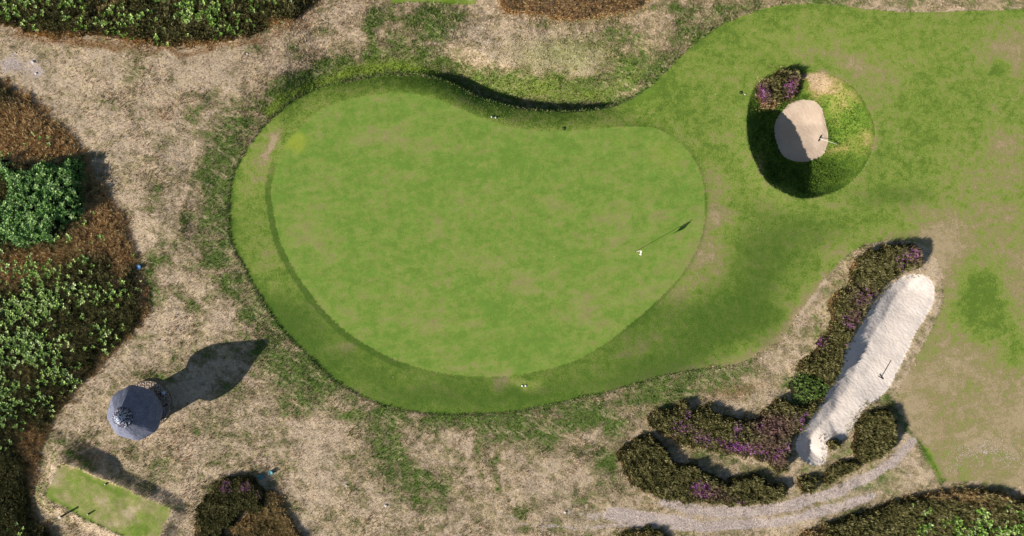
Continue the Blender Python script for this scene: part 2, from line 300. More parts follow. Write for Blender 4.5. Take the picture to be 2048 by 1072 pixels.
 # left ring brighter, collar darker
 (500,420,26,110,0,L,.06),(600,640,40,60,-40,L,.14),(730,745,90,20,25,L,.15),(900,790,120,24,0,L,.30),(1060,790,90,20,-10,L,.28),
 # putting green patches
 (770,270,60,20,0,D,.42),(820,300,50,14,0,D,.28),(800,355,40,14,0,D,.3),(615,455,40,40,0,D,.36),(640,500,30,30,0,D,.3),(880,455,24,14,0,D,.4),(860,430,20,12,0,D,.2),
 (1240,420,40,24,0,D,.42),(1320,440,24,18,0,D,.38),(1230,480,60,26,0,D,.3),(1050,570,60,26,0,D,.35),(1170,610,40,24,-20,D,.5),(1195,655,30,12,-20,D,.4),(1280,580,40,20,-30,D,.35),
 (700,620,30,14,20,D,.42),(880,650,80,14,0,D,.25),(940,735,60,10,0,D,.28),(830,580,60,14,-10,D,.2),(1000,520,70,18,-10,D,.25),(690,270,40,20,-30,D,-.1),(1100,400,60,30,0,D,.12),(960,400,40,40,0,D,.1),
 (590,290,22,26,30,L,-.4),(596,286,20,22,30,L,-.35),(1330,310,50,40,0,L,-.30),(1250,275,60,12,0,L,-.2),(950,240,16,8,0,L,-.3),(990,235,22,12,0,L,-.5),(1048,768,30,12,0,L,-.7),
 (1040,700,60,24,0,D,-.3),(720,500,120,60,0,D,-.05),(900,340,120,30,0,D,-.1),(1000,620,60,24,0,D,-.2),(1140,540,60,24,0,D,-.1),(1050,330,120,40,0,D,-.05),
 (820,500,70,16,-15,L,.16),(940,360,90,16,-12,L,.14),(1100,470,80,16,-12,L,.12),(760,420,80,14,-10,L,.10),(1000,680,80,14,-8,L,.12),(1200,350,70,16,-12,L,.10),(900,600,80,14,-10,L,.12),
 # tee
 (120,955,20,16,0,D,.4),(135,1000,30,6,-30,D,.2),(200,950,20,10,-30,D,.1),(208,1000,16,10,0,D,.5),(262,1020,18,12,-30,D,.6),(300,1000,30,10,-30,D,.25),(285,1055,26,14,0,D,-.3),
 (150,965,30,12,-30,D,-.1),(165,925,20,6,-25,D,.4),(225,1048,20,6,-30,D,.3),(240,980,30,12,-30,D,-.15),
 # hollow of the round bunker
 (1650,165,46,20,10,D,.8),(1700,200,30,30,0,D,.4),(1620,155,30,10,0,D,.8),(1735,280,12,30,0,D,.25),(1715,310,16,20,0,D,.2),(1690,290,30,12,0,D,.4),(1530,330,14,30,0,D,.55),(1570,375,30,8,30,D,.4),
 (1690,340,40,30,0,L,-.1),(1680,230,24,24,0,D,.25),(1550,215,24,8,-10,D,.4),(1640,370,30,12,0,L,.25),
]
PATHS = [
 ([(-20,112),(70,150),(170,215),(260,270)], 30, D, .22),([(-20,118),(60,140),(120,175)], 22, B, .16),([(640,50),(560,110),(450,125),(330,130)], 20, D, .15),
 ([(1230,1034),(1400,1034),(1500,1034),(1600,1020),(1690,990)], 10, B, .18),
 ([(1100,1040),(1250,1034),(1400,1034),(1500,1034),(1600,1020),(1680,995),(1760,965),(1830,925)], 22, B, .10),
 ([(1800,830),(1850,930),(1900,965)], 30, D, .1),
 ([(1560,6),(1700,4),(1850,8),(2048,6)], 14, D, -.25),
 ([(1480,20),(1600,-6)], 20, D, -.2),   # worn lines of bare, pale soil (width in px)
 ([(1325,1004),(1380,1016),(1420,1020),(1516,1021),(1586,1008),(1636,993),(1686,978),(1730,958),(1790,920),(1826,884)], 10.5, B, 1.0),
 ([(1225,1026),(1290,1042),(1354,1048),(1400,1054),(1467,1050),(1548,1050),(1586,1041),(1636,1028),(1686,1013),(1745,992)], 10, B, .95),
 ([(1180,1030),(1260,1030),(1330,1046),(1372,1052)], 15, B, .5),
 ([(1000,1020),(1050,1044),(1110,1050),(1150,1056),(1240,1052),(1310,1056)], 6, B, .5),
 ([(1130,1020),(1160,1028)], 6, B, .4),
 ([(1560,1035),(1700,990),(1800,960),(1900,960)], 14, R, .18),
 ([(1250,1010),(1400,1036),(1520,1036),(1640,1010)], 9, R, .25),
 ([(1772,790),(1800,838),(1826,870),(1850,905),(1872,935),(1884,962)], 7, D, -.6),
 ([(1772,790),(1800,838),(1826,870),(1850,905),(1872,935),(1884,962)], 4.5, L, .6),
 ([(96,985),(140,1010),(196,1040),(253,1066)], 3.2, D, -.65), ([(96,985),(140,1010),(196,1040),(253,1066)], 2.6, L, .55),
 ([(140,900),(170,915),(200,930)], 6, D, -.4), ([(170,945),(230,975),(240,978)], 3, D, -.3), ([(335,1008),(365,1015)], 5, D, -.45),
 ([(1880,540),(1870,640),(1840,700),(1800,770)], 22, D, .12),
 ([(540,225),(570,196),(620,168),(700,138),(790,128),(860,138)], 13, L, -.75),  # lighter grass painted where the bank catches the sun
]
def cover(X, Y):
    """(dry, lush, bare, brown) of the ground at world points"""
    wx = X + (fbm(X, Y, 0.8, 21, 4)-0.5)*1.4; wy = Y + (fbm(X, Y, 0.8, 27, 4)-0.5)*1.4
    px = wx*PPM+1024; py = 536-wy*PPM
    f = FAIR(X, Y); g = GREEN(X, Y); r = RIM(X, Y)
    m = np.zeros(X.shape+(4,))
    dry = np.where(f > 0, 0.26, 0.84-0.58*np.exp(-(f/1.7)**2)*(0.45+0.9*fbm(X, Y, 0.45, 81, 3))*(1-sstep(1380, 1600, px)*0.45)*(1-sstep(1700, 1760, px))+(fbm(X*0.8+Y*0.5, Y*1.2-X*0.4, 0.42, 83, 4)-0.5)*0.55)
    blend = np.maximum(sstep(1820, 1900, px)*sstep(440, 560, py), sstep(1560, 1700, px)*sstep(700, 760, py))          # the fairway fades into dry turf on the right
    dry = dry*(1-blend)+(0.52+0.22*sstep(600, 780, py)+(fbm(X, Y, 0.35, 91, 4)-0.5)*0.5)*blend
    dry = dry-(f < 0)*sstep(1560, 1640, px)*sstep(600, 700, py)*0.06
    dry = np.where(g > 0, 0.20, dry); dry = np.where(TEE(X, Y) > 0, 0.46, dry); dry = np.where(STRIP(X, Y) > 0, 0.1, dry)
    dry = np.where(r > 0, 0.22, dry)
    m[..., 0] = dry
    # collars and shoulder of the green
    collar = ((g < 0) & (g > -0.50))*sstep(300, 340, py)*(1-sstep(760, 860, px))
    m[..., 1] += (0.34*(g < 0)*np.exp(g/0.9)+0.22*((g < 0) & (g > -0.22)))*sstep(1180, 1290, px)*(py > 240)
    m[..., 1] += 0.62*collar
    sh = sstep(548, 600, px)*(1-sstep(1225, 1300, px))*(py < 300)*(g < 0)*(f > 0); m[..., 1] += 0.20*sh
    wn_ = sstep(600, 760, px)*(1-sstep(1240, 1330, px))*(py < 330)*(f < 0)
    m[..., 0] -= 0.75*wn_*np.exp(-(f/0.75)**2); m[..., 1] += 0.75*wn_*sstep(820, 900, px)*np.exp(-((f+0.2)/0.35)**2); m[..., 1] -= 0.25*wn_*np.exp(-((f+1.4)/0.7)**2)  # painted shade: dark green along the lip, brighter on the lit bank beyond
    m[..., 0] += 0.40*(f > 0)*np.exp(-(f/0.7)**2)*sstep(1150, 1300, px)*(1-sstep(1640, 1700, px))*sstep(540, 620, py)
    low = (g < 0)*(f > 0)*sstep(560, 640, py)*(1-sstep(1350, 1500, px)); m[..., 1] += 0.62*low; m[..., 1] += 0.30*(f > 0)*(g < 0)*(1-sstep(560, 700, px))*sstep(330, 470, py); m[..., 1] += 0.12*(f > 0)*(g < 0)*sstep(1150, 1250, px)*(1-sstep(1420, 1500, px))*(py < 420)
    for (bx, by, rx, ry, an, ch, am) in BLOBS:
        a = math.radians(an); R_ = 2.3*max(rx, ry)
        k = np.where((np.abs(px-bx) < R_) & (np.abs(py-by) < R_))
        if len(k[0]) == 0: continue
        dx = px[k]-bx; dy = py[k]-by
        u = (dx*math.cos(a)-dy*math.sin(-a)*-1)/rx if False else (dx*math.cos(a)+dy*math.sin(a))/rx
        v = (-dx*math.sin(a)+dy*math.cos(a))/ry
        if ch == 0 and abs(by-470) < 290 and 545 < bx < 1400 and am > 0: am = am*(1-0.15*(g[k] > 0))
        m[k+(np.full(len(k[0]), ch),)] += am*np.exp(-(u*u+v*v)**1.05)
    qx = 0.75*(X*PPM+1024)+0.25*px; qy = 0.75*(536-Y*PPM)+0.25*py
    for pts, wd, ch, am in PATHS: m[..., ch] += am*strokes(qx, qy, pts, wd)
    m[..., 1] = np.where((f < 0) & (m[..., 1] > 0) & (py > 0) & ~((wn_ > 0.3) & (f > -0.6)), m[..., 1]*np.where(px > 1740, 1.0, 0.6), m[..., 1])
    m[..., 0] = np.clip(m[..., 0], np.where(f > 0, 0.0, 0.18), 1.15); m[..., 1] = np.clip(m[..., 1], -0.8, 1); m[..., 2:] = np.clip(m[..., 2:], 0, 1)
    return m
MASK = np.zeros(GX.shape+(4,)); MASK[:] = (0.8, 0, 0, 0)
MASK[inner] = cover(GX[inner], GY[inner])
_mu = MASK[i0:i0+ni, j0:j0+nj]
def mask_at(x, y):
    i = np.clip(np.round((x-xs[i0])/STEP).astype(int), 0, ni-1); j = np.clip(np.round((y-ys[j0])/STEP).astype(int), 0, nj-1)
    return _mu[i, j]

# ---------------------------------------------------------------- materials
K = 1.15       # how much brighter sunlit flat ground shows than its own colour
def rgb(r, g, b, k=None):
    f = lambda c: (c/255/12.92 if c/255 <= 0.04045 else ((c/255+0.055)/1.055)**2.4)
    k = K if k is None else k
    return (f(r)/k, f(g)/k, f(b)/k, 1)

class NT:
    def __init__(s, name):
        s.m = bpy.data.materials.new(name); s.m.use_nodes = True
        s.t = s.m.node_tree; s.b = s.t.nodes["Principled BSDF"]; s.l = s.t.links
        s.b.inputs["Roughness"].default_value = 0.9; s.b.inputs["Specular IOR Level"].default_value = 0.15
    def n(s, t): return s.t.nodes.new("ShaderNode"+t)
    def put(s, sock, v):
        if hasattr(v, 'is_output') or hasattr(v, 'links'): s.l.new(v, sock)
        else: sock.default_value = v[:3] if sock.type == 'VECTOR' and hasattr(v, '__len__') else v
    def pos(s): return s.n("NewGeometry").outputs["Position"]
    def attr(s, name):
        a = s.n("Attribute"); a.attribute_name = name; return a
    def mul(s, v, sc):
        m = s.n("VectorMath"); m.operation = 'MULTIPLY'; s.put(m.inputs[0], v); m.inputs[1].default_value = sc; return m.outputs[0]
    def noise(s, v, scale, detail=3, rough=0.55, dist=0.0, color=False):
        n = s.n("TexNoise"); s.put(n.inputs["Vector"], v); n.inputs["Scale"].default_value = scale
        n.inputs["Detail"].default_value = detail; n.inputs["Roughness"].default_value = rough; n.inputs["Distortion"].default_value = dist
        return n.outputs["Color" if color else "Fac"]
    def math(s, op, a, b=0.0, c=0.0, clamp=False):
        m = s.n("Math"); m.operation = op; m.use_clamp = clamp
        for i, v in enumerate((a, b, c)): s.put(m.inputs[i], v)
        return m.outputs[0]
    def ramp(s, f, stops):
        r = s.n("ValToRGB"); s.put(r.inputs[0], f); e = r.color_ramp.elements
        while len(e) < len(stops): e.new(0.5)
        for i, (p, c) in enumerate(stops): e[i].position = p; e[i].color = c
        return r.outputs[0]
    def mix(s, f, a, b, mode='MIX'):
        m = s.n("Mix"); m.data_type = 'RGBA'; m.blend_type = mode
        s.put(m.inputs[0], f); s.put(m.inputs[6], a); s.put(m.inputs[7], b); return m.outputs[2]
    def grade(s, c, f):   # colour times a number
        m = s.n("VectorMath"); m.operation = 'SCALE'; s.put(m.inputs[0], c); s.put(m.inputs[3], f); return m.outputs[0]
    def smooth(s, f, a, b):
        m = s.n("MapRange"); m.interpolation_type = 'SMOOTHSTEP'; s.put(m.inputs[0], f); m.inputs[1].default_value = a; m.inputs[2].default_value = b
        return m.outputs[0]
    def bump(s, h, strength, dist):
        b = s.n("Bump"); s.put(b.inputs["Height"], h); b.inputs["Strength"].default_value = strength; b.inputs["Distance"].default_value = dist
        s.l.new(b.outputs[0], s.b.inputs["Normal"])
    def out(s, c, rough=None):
        s.put(s.b.inputs["Base Color"], c)
        if rough is not None: s.b.inputs["Roughness"].default_value = rough
        return s.m

def turf(name, stops, lush, bright, a_big, a_mid, a_fine, grain, bump, bdist, streak=None, rnd=False, straw=0.0, value=0.25, bare_col=(212,194,182)):
    t = NT(name); P = t.pos(); at = t.attr("mask")
    sep = t.n("SeparateColor"); t.l.new(at.outputs["Color"], sep.inputs[0])
    dry, lu, bare, brown = sep.outputs[0], sep.outputs[1], sep.outputs[2], at.outputs["Alpha"]
    n1 = t.noise(t.mul(P, (0.8, 1.2, 1)), 0.55, 5, 0.6, 0.6); n2 = t.noise(P, 2.0, 5, 0.62, 0.3); n3 = t.noise(P, 9.0, 4, 0.65); n4 = t.noise(P, 26.0, 2, 0.6)
    d = t.math('ADD', dry, t.math('MULTIPLY', t.math('SUBTRACT', n1, 0.5), a_big))
    d = t.math('ADD', d, t.math('MULTIPLY', t.math('SUBTRACT', n2, 0.5), a_mid))
    d = t.math('ADD', d, t.math('MULTIPLY', t.math('SUBTRACT', n3, 0.5), a_fine))
    if streak:
        rt = t.n("VectorRotate"); rt.rotation_type = 'Z_AXIS'; rt.inputs["Angle"].default_value = -0.22; t.put(rt.inputs[0], P)
        ns = t.noise(t.mul(rt.outputs[0], streak), 1.0, 3, 0.6, 0.4); d = t.math('ADD', d, t.math('MULTIPLY', t.math('SUBTRACT', ns, 0.5), 0.65))
    c = t.ramp(d, [(p, rgb(*q)) for p, q in stops])
    n5 = t.noise(t.mul(P, (1, 1.3, 1)), 1.1, 4, 0.6)
    if straw:        # dead straw lies lighter and yellower in wisps
        ro = t.n("VectorRotate"); ro.rotation_type = 'Z_AXIS'; ro.inputs["Angle"].default_value = 0.5; t.put(ro.inputs[0], P)
        ws = t.noise(t.mul(ro.outputs[0], (0.55, 1.5, 1)), 1.3, 5, 0.65, 1.2)
        c = t.mix(t.math('MULTIPLY', t.smooth(ws, 0.50, 0.68), straw), c, rgb(212,192,152))
        c = t.mix(t.math('MULTIPLY', t.smooth(ws, 0.46, 0.34), straw*0.55), c, rgb(146,126,108))
    lf = t.math('ADD', lu, t.math('MULTIPLY', t.math('SUBTRACT', n5, 0.5), 0.8))
    c = t.mix(t.math('MULTIPLY', t.smooth(lf, 0.02, 1.15), 0.86), c, rgb(*lush))
    c = t.mix(t.smooth(t.math('MULTIPLY', lu, -1.0), 0.05, 0.9), c, rgb(*bright))
    bn = t.math('ADD', brown, t.math('MULTIPLY', t.math('SUBTRACT', n2, 0.5), 0.9))
    c = t.mix(t.math('MULTIPLY', t.smooth(bn, 0.12, 0.95), 0.85), c, t.ramp(n3, [(0.35, rgb(108,80,50)), (0.5, rgb(146,108,70)), (0.68, rgb(176,142,92))]))
    nb = t.noise(P, 3.2, 6, 0.72, 0.8)
    bf = t.math('ADD', bare, t.math('MULTIPLY', t.math('SUBTRACT', nb, 0.5), 1.3))
    bm = t.math('MULTIPLY', t.smooth(bf, 0.42, 0.62), t.smooth(bare, 0.02, 0.2))
    c = t.mix(bm, c, t.ramp(n3, [(0.3, rgb(160,142,130)), (0.6, rgb(*bare_col))]))
    g = t.math('ADD', t.math('MULTIPLY', t.math('SUBTRACT', n4, 0.5), grain), 1.0)
    g = t.math('ADD', g, t.math('MULTIPLY', t.math('SUBTRACT', n5, 0.5), value))
    g = t.math('ADD', g, t.math('MULTIPLY', t.math('SUBTRACT', n3, 0.5), grain*0.8))
    n6 = t.noise(P, 4.6, 3, 0.6); g = t.math('ADD', g, t.math('MULTIPLY', t.math('SUBTRACT', n6, 0.5), 0.30))
    if not rnd:      # scattered divots and pitch marks
        vo = t.n("TexVoronoi"); vo.inputs["Scale"].default_value = 0.9; t.put(vo.inputs["Vector"], t.mul(P, (1, 1, 0)))
        sz = t.n("SeparateColor"); t.l.new(vo.outputs["Color"], sz.inputs[0])
        sp = t.math('LESS_THAN', vo.outputs["Distance"], t.math('MULTIPLY', t.math('SUBTRACT', sz.outputs[0], 0.35), 0.11))
        c = t.mix(t.math('MULTIPLY', sp, 0.45), c, t.mix(sz.outputs[1], rgb(92,92,50), rgb(204,192,140)))
    if rnd:
        ra = t.attr("rnd").outputs["Fac"]; g = t.math('MULTIPLY', g, t.math('ADD', t.math('MULTIPLY', ra, 0.7), 0.82))
    c = t.grade(c, g)
    h = t.math('ADD', t.math('MULTIPLY', n3, 0.6), t.math('MULTIPLY', n4, 0.5)); h = t.math('ADD', h, t.math('MULTIPLY', n2, 0.8))
    t.bump(h, bump, bdist)
    return t.out(c, 0.95)

ROUGH_STOPS = [(0.0,(98,120,52)), (0.22,(116,128,68)), (0.46,(142,134,94)), (0.74,(175,156,123)), (1.02,(206,184,155))]
M_ROUGH = turf("rough_grass", ROUGH_STOPS, (84,110,48), (134,154,60), 2.2, 1.9, 0.9, 0.9, 0.9, 0.07, straw=0.6, value=0.5)
M_TUFT = turf("grass_blades", ROUGH_STOPS, (84,110,48), (134,154,60), 2.2, 1.9, 0.9, 0.6, 0.0, 0.01, rnd=True, straw=0.6, value=0.5)
FAIR_STOPS = [(0.0,(100,126,45)), (0.25,(127,148,60)), (0.45,(144,153,77)), (0.60,(151,144,92)), (0.8,(162,146,106)), (1.05,(180,160,124))]
M_FAIR = turf("mown_fairway", FAIR_STOPS, (68,98,30), (146,164,66), 1.0, 1.3, 1.1, 0.5, 0.8, 0.04)
GREEN_STOPS = [(0.0,(112,143,56)), (0.2,(125,150,63)), (0.4,(137,151,74)), (0.7,(147,146,88)), (1.0,(162,148,106))]
M_GREEN = turf("putting_turf", GREEN_STOPS, (98,132,40), (156,168,60), 1.3, 1.3, 0.9, 0.38, 0.15, 0.02, value=0.45, streak=(0.5, 1.9, 1))
TEE_STOPS = [(0.0,(112,140,44)), (0.3,(134,148,68)), (0.6,(160,154,98)), (1.0,(192,174,138))]
M_TEE = turf("tee_turf", TEE_STOPS, (84,112,48), (150,168,58), 0.9, 1.1, 0.9, 0.5, 0.4, 0.03)
BANK_STOPS = [(0.0,(70,98,32)), (0.35,(98,124,42)), (0.6,(128,136,62)), (0.85,(164,148,96)), (1.1,(190,166,132))]
M_BANKG = turf("bank_grass", BANK_STOPS, (56,88,34), (140,158,60), 0.7, 0.9, 0.7, 0.9, 1.0, 0.08)
M_BANKT = turf("bank_blades", BANK_STOPS, (56,88,34), (140,158,60), 0.7, 0.9, 0.7, 0.6, 0.0, 0.01, rnd=True)

def sand(name, c1, c2, strong):
    t = NT(name); P = t.pos()
    n = t.noise(P, 1.1, 4, 0.6); n2 = t.noise(P, 14, 4, 0.7)
    c = t.mix(t.smooth(n, 0.35, 0.7), rgb(*c1), rgb(*c2)); c = t.grade(c, t.math('ADD', t.math('MULTIPLY', t.math('SUBTRACT', n2, 0.5), 0.22), 1.0))
    # rake furrows that wander across the bunker
    v = t.n("TexVoronoi"); v.feature = 'F1'; v.inputs["Scale"].default_value = 1.0
    ds = t.n("VectorMath"); ds.operation = 'ADD'; t.put(ds.inputs[0], t.mul(P, (3.6, 5.2, 1)))
    t.put(ds.inputs[1], t.grade(t.noise(P, 1.3, 3, 0.6, color=True), 2.2)); t.put(v.inputs["Vector"], ds.outputs[0])
    wv = t.n("TexWave"); wv.wave_type = 'BANDS'; wv.bands_direction = 'DIAGONAL'; wv.inputs["Scale"].default_value = 1.3; wv.inputs["Distortion"].default_value = 9
    wv.inputs["Detail"].default_value = 3; wv.inputs["Detail Scale"].default_value = 1.6; t.put(wv.inputs["Vector"], P)
    h = t.math('ADD', t.math('MULTIPLY', v.outputs["Distance"], 0.5), t.math('MULTIPLY', wv.outputs["Fac"], 0.22))
    h = t.math('ADD', h, t.math('MULTIPLY', n2, 0.4)); t.bump(h, strong, 0.05)
    return t.out(c, 0.95)
M_SANDW = sand("white_sand", (210,198,187), (222,210,199), 0.55)
M_SANDP = sand("damp_sand", (204,180,158), (218,196,172), 0.30)

def plain(name, c, rough=0.6, metal=0.0, var=0.15, scale=20, k=1.2, bump=0.0):
    t = NT(name); P = t.pos(); n = t.noise(P, scale, 3, 0.6)
    t.b.inputs["Metallic"].default_value = metal
    if bump: t.bump(n, bump, 0.02)
    return t.out(t.grade(rgb(*c, k), t.math('ADD', t.math('MULTIPLY', t.math('SUBTRACT', n, 0.5), var*2), 1.0)), rough)

def foliage(name, greens, rough=0.6, spread=0.7):
    """leaf colour from the plant's own 'rnd' value and its 'mask' (red: brownness)"""
    t = NT(name); P = t.pos(); ra = t.attr("rnd").outputs["Fac"]; at = t.attr("mask")
    sep = t.n("SeparateColor"); t.l.new(at.outputs["Color"], sep.inputs[0])
    n = t.noise(P, 1.3, 4, 0.6)
    f = t.math('ADD', t.math('MULTIPLY', ra, spread), t.math('MULTIPLY', t.math('SUBTRACT', n, 0.5), 0.9))
    c = t.ramp(f, [(i/(len(greens)-1)*0.8, rgb(*q)) for i, q in enumerate(greens)])
    br = t.ramp(ra, [(0.1, rgb(136,104,66)), (0.5, rgb(206,164,108)), (0.95, rgb(244,218,162))])
    c = t.mix(t.smooth(t.math('ADD', sep.outputs[0], t.math('MULTIPLY', t.math('SUBTRACT', n, 0.5), 0.8)), 0.15, 0.85), c, br)
    pk = t.ramp(ra, [(0.1, rgb(110,74,82)), (0.6, rgb(150,112,112)), (0.95, rgb(178,140,130))])
    c = t.mix(t.math('MULTIPLY', t.smooth(sep.outputs[1], 0.1, 0.9), 0.75), c, pk)
    t.b.inputs["Transmission Weight"].default_value = 0.0
    return t.out(c, rough)
M_HEATH = foliage("heather_shoots", [(48,50,26),(86,84,44),(134,128,76),(192,182,130)], 0.8)
def _under():
    t = NT("heather_undergrowth"); at = t.attr("mask"); sep = t.n("SeparateColor"); t.l.new(at.outputs["Color"], sep.inputs[0]); n = t.noise(t.pos(), 9, 4, .7)
    c = t.mix(sep.outputs[0], rgb(34,30,20), rgb(128,94,58)); return t.out(t.grade(c, t.math('ADD', n, 0.5)), 0.95)
M_UNDER = _under()
M_FLOWER = foliage("heather_flowers", [(140,70,140),(184,98,184),(208,128,206),(220,160,212)], 0.8)
M_LEAF = foliage("broad_leaves", [(72,104,34),(120,156,58),(164,194,94),(216,230,164)], 0.5)
M_BUSHL = foliage("bush_leaves", [(58,96,36),(92,136,56),(134,174,88),(186,212,138)], 0.45)

# ---------------------------------------------------------------- object helpers
def tag(o, label=None, cat=None, group=None, kind=None):
    if label: o["label"] = label
    if cat: o["category"] = cat
    if group: o["group"] = group
    if kind: o["kind"] = kind
    return o
def mesh_np(name, V, F, mat, parent=None, attrs=None, smooth=False):
    """V (n,3), F (m,3 or 4) -> one mesh object"""
    me = bpy.data.meshes.new(name); n, m, k = len(V), len(F), F.shape[1]
    me.vertices.add(n); me.loops.add(m*k); me.polygons.add(m)
    me.vertices.foreach_set("co", np.asarray(V, np.float32).ravel())
    me.loops.foreach_set("vertex_index", np.asarray(F, np.int32).ravel())
    me.polygons.foreach_set("loop_start", np.arange(0, m*k, k, dtype=np.int32))
    if smooth: me.polygons.foreach_set("use_smooth", np.ones(m, bool))
    for an, (ty, dat) in (attrs or {}).items():
        a = me.attributes.new(an, ty, 'POINT')
        a.data.foreach_set("color" if ty == 'FLOAT_COLOR' else "value", np.asarray(dat, np.float32).ravel())
    me.update(calc_edges=True); me.materials.append(mat)
    o = bpy.data.objects.new(name, me); COL.objects.link(o)
    if parent: o.parent = parent
    return o
class MB:
    """collects simple solids into one mesh"""
    def __init__(s): s.v = []; s.f = []
    def add(s, vs, fs):
        b = len(s.v); s.v += [tuple(v) for v in vs]; s.f += [tuple(i+b for i in f) for f in fs]; return s
    def box(s, c, d, rz=0.0, taper=1.0):
        cx, cy, cz = c; hx, hy, hz = d[0]/2, d[1]/2, d[2]/2; vs = []
        for sz in (-1, 1):
            k = taper if sz > 0 else 1
            for sx, sy in ((-1,-1),(1,-1),(1,1),(-1,1)):
                x, y = sx*hx*k, sy*hy*k
                vs.append((cx+x*math.cos(rz)-y*math.sin(rz), cy+x*math.sin(rz)+y*math.cos(rz), cz+sz*hz))
        return s.add(vs, [(3,2,1,0),(4,5,6,7),(0,1,5,4),(1,2,6,5),(2,3,7,6),(3,0,4,7)])
    def tube(s, a, b, r0, r1=None, n=8):
        a = Vector(a); b = Vector(b); r1 = r0 if r1 is None else r1; d = (b-a).normalized()
        u = d.orthogonal().normalized(); v = d.cross(u); vs = []
        for p, r in ((a, r0), (b, r1)):
            for i in range(n): t = 2*math.pi*i/n; vs.append(p+u*math.cos(t)*r+v*math.sin(t)*r)
        fs = [(i, (i+1) % n, n+(i+1) % n, n+i) for i in range(n)]+[tuple(range(n-1, -1, -1)), tuple(range(n, 2*n))]
        return s.add(vs, fs)
    def lathe(s, prof, n=16, c=(0,0,0), turn=0.0):
        vs = []; fs = []
        for r, z in prof:
            for i in range(n): t = 2*math.pi*i/n+turn; vs.append((c[0]+r*math.cos(t), c[1]+r*math.sin(t), c[2]+z))
        for k in range(len(prof)-1):
            for i in range(n): j = (i+1) % n; fs.append((k*n+i, k*n+j, (k+1)*n+j, (k+1)*n+i))
        fs.append(tuple(range(n-1, -1, -1))); fs.append(tuple(range((len(prof)-1)*n, len(prof)*n)))
        return s.add(vs, fs)
    def build(s, name, mat, parent=None, smooth=False, bevel=0.0, loc=None):
        me = bpy.data.meshes.new(name); me.from_pydata(s.v, [], s.f); me.update(); me.materials.append(mat)
        if smooth:
            for p in me.polygons: p.use_smooth = len(p.vertices) == 4
        o = bpy.data.objects.new(name, me); COL.objects.link(o)
        if parent: o.parent = parent
        if loc: o.location = loc
        if bevel:
            b = o.modifiers.new("bevel", 'BEVEL'); b.width = bevel; b.segments = 2
        return o
def empty(name, loc, rz=0.0):
    o = bpy.data.objects.new(name, None); COL.objects.link(o); o.location = loc; o.rotation_euler = (0, 0, rz); o.empty_display_size = 0.3; return o
def copy_tree(o, parent=None):
    c = o.copy(); COL.objects.link(c); c.parent = parent
    for ch in [x for x in bpy.data.objects if x.parent == o]: copy_tree(ch, c)
    return c

# ---------------------------------------------------------------- the ground, one height field cut along the drawn edges
nx, ny = GX.shape
idx = np.arange(nx*ny).reshape(nx, ny)
Q = np.stack([idx[:-1, :-1], idx[1:, :-1], idx[1:, 1:], idx[:-1, 1:]], -1).reshape(-1, 4)
cxq = (GX[:-1, :-1]+GX[1:, 1:])*0.5; cyq = (GY[:-1, :-1]+GY[1:, 1:])*0.5; cxq = cxq.ravel(); cyq = cyq.ravel()
region = np.zeros(len(Q), int)
region[FAIR(cxq, cyq) > 0] = 1; region[GREEN(cxq, cyq) > 0] = 2; region[RIM(cxq, cyq) > 0] = 3; region[POT(cxq, cyq) > 0] = 4
region[LONG(cxq, cyq) > 0] = 5; region[TEE(cxq, cyq) > 0] = 6; region[STRIP(cxq, cyq) > 0] = 7
VV = np.stack([GX, GY, GZ], -1).reshape(-1, 3); MM = MASK.reshape(-1, 4)
gz_x = np.gradient(GZ, axis=0)/np.maximum(np.gradient(GX, axis=0), 1e-3); gz_y = np.gradient(GZ, axis=1)/np.maximum(np.gradient(GY, axis=1), 1e-3)
NN = np.stack([-gz_x, -gz_y, np.ones_like(GZ)], -1).reshape(-1, 3); NN /= np.linalg.norm(NN, axis=1, keepdims=True)
for k, (nm, mat, lab) in enumerate([
    ("rough_ground", M_ROUGH, "dry straw coloured rough grass around the green"),
    ("fairway", M_FAIR, "mown green fairway and apron wrapped round the putting green"),
    ("putting_green", M_GREEN, "large kidney shaped pale green putting surface"),
    ("grass_bank", M_BANKG, "shaggy grass hollow falling to the round bunker"),
    ("bunker_sand", M_SANDP, "round sand floor of the deep grass hollow, half in shade"),
    ("bunker_sand", M_SANDW, "long white sand bunker with a hooked lower end"),
    ("tee_ground", M_TEE, "small rectangular mown tee in the lower left corner"),
    ("tee_ground", M_TEE, "narrow mown tee edge at the top of the view")]):
    q = Q[region == k]; used = np.unique(q); re = np.full(nx*ny, -1); re[used] = np.arange(len(used))
    o = mesh_np(nm, VV[used], re[q], mat, attrs={"mask": ('FLOAT_COLOR', MM[used])}, smooth=True)
    o.data.normals_split_custom_set_from_vertices(NN[used].astype(float).tolist())
    tag(o, lab, kind="structure")

# ---------------------------------------------------------------- scattered growth
def scatter(reg, dens, inset=0.0, box=(42.0, 22.6), want=None):
    """random points inside an outline (or everywhere for reg None)"""
    if reg is None: x0, x1, y0, y1 = -box[0], box[0], -box[1], box[1]
    else:
        x0, x1 = max(reg.poly[:, 0].min()-.3, -box[0]), min(reg.poly[:, 0].max()+.3, box[0])
        y0, y1 = max(reg.poly[:, 1].min()-.3, -box[1]), min(reg.poly[:, 1].max()+.3, box[1])
    n = int((x1-x0)*(y1-y0)*dens); x = RNG.uniform(x0, x1, n); y = RNG.uniform(y0, y1, n)
    k = np.ones(n, bool) if reg is None else reg(x, y) > inset
    if want is not None: k &= RNG.random(n) < want(x, y)
    return x[k], y[k]

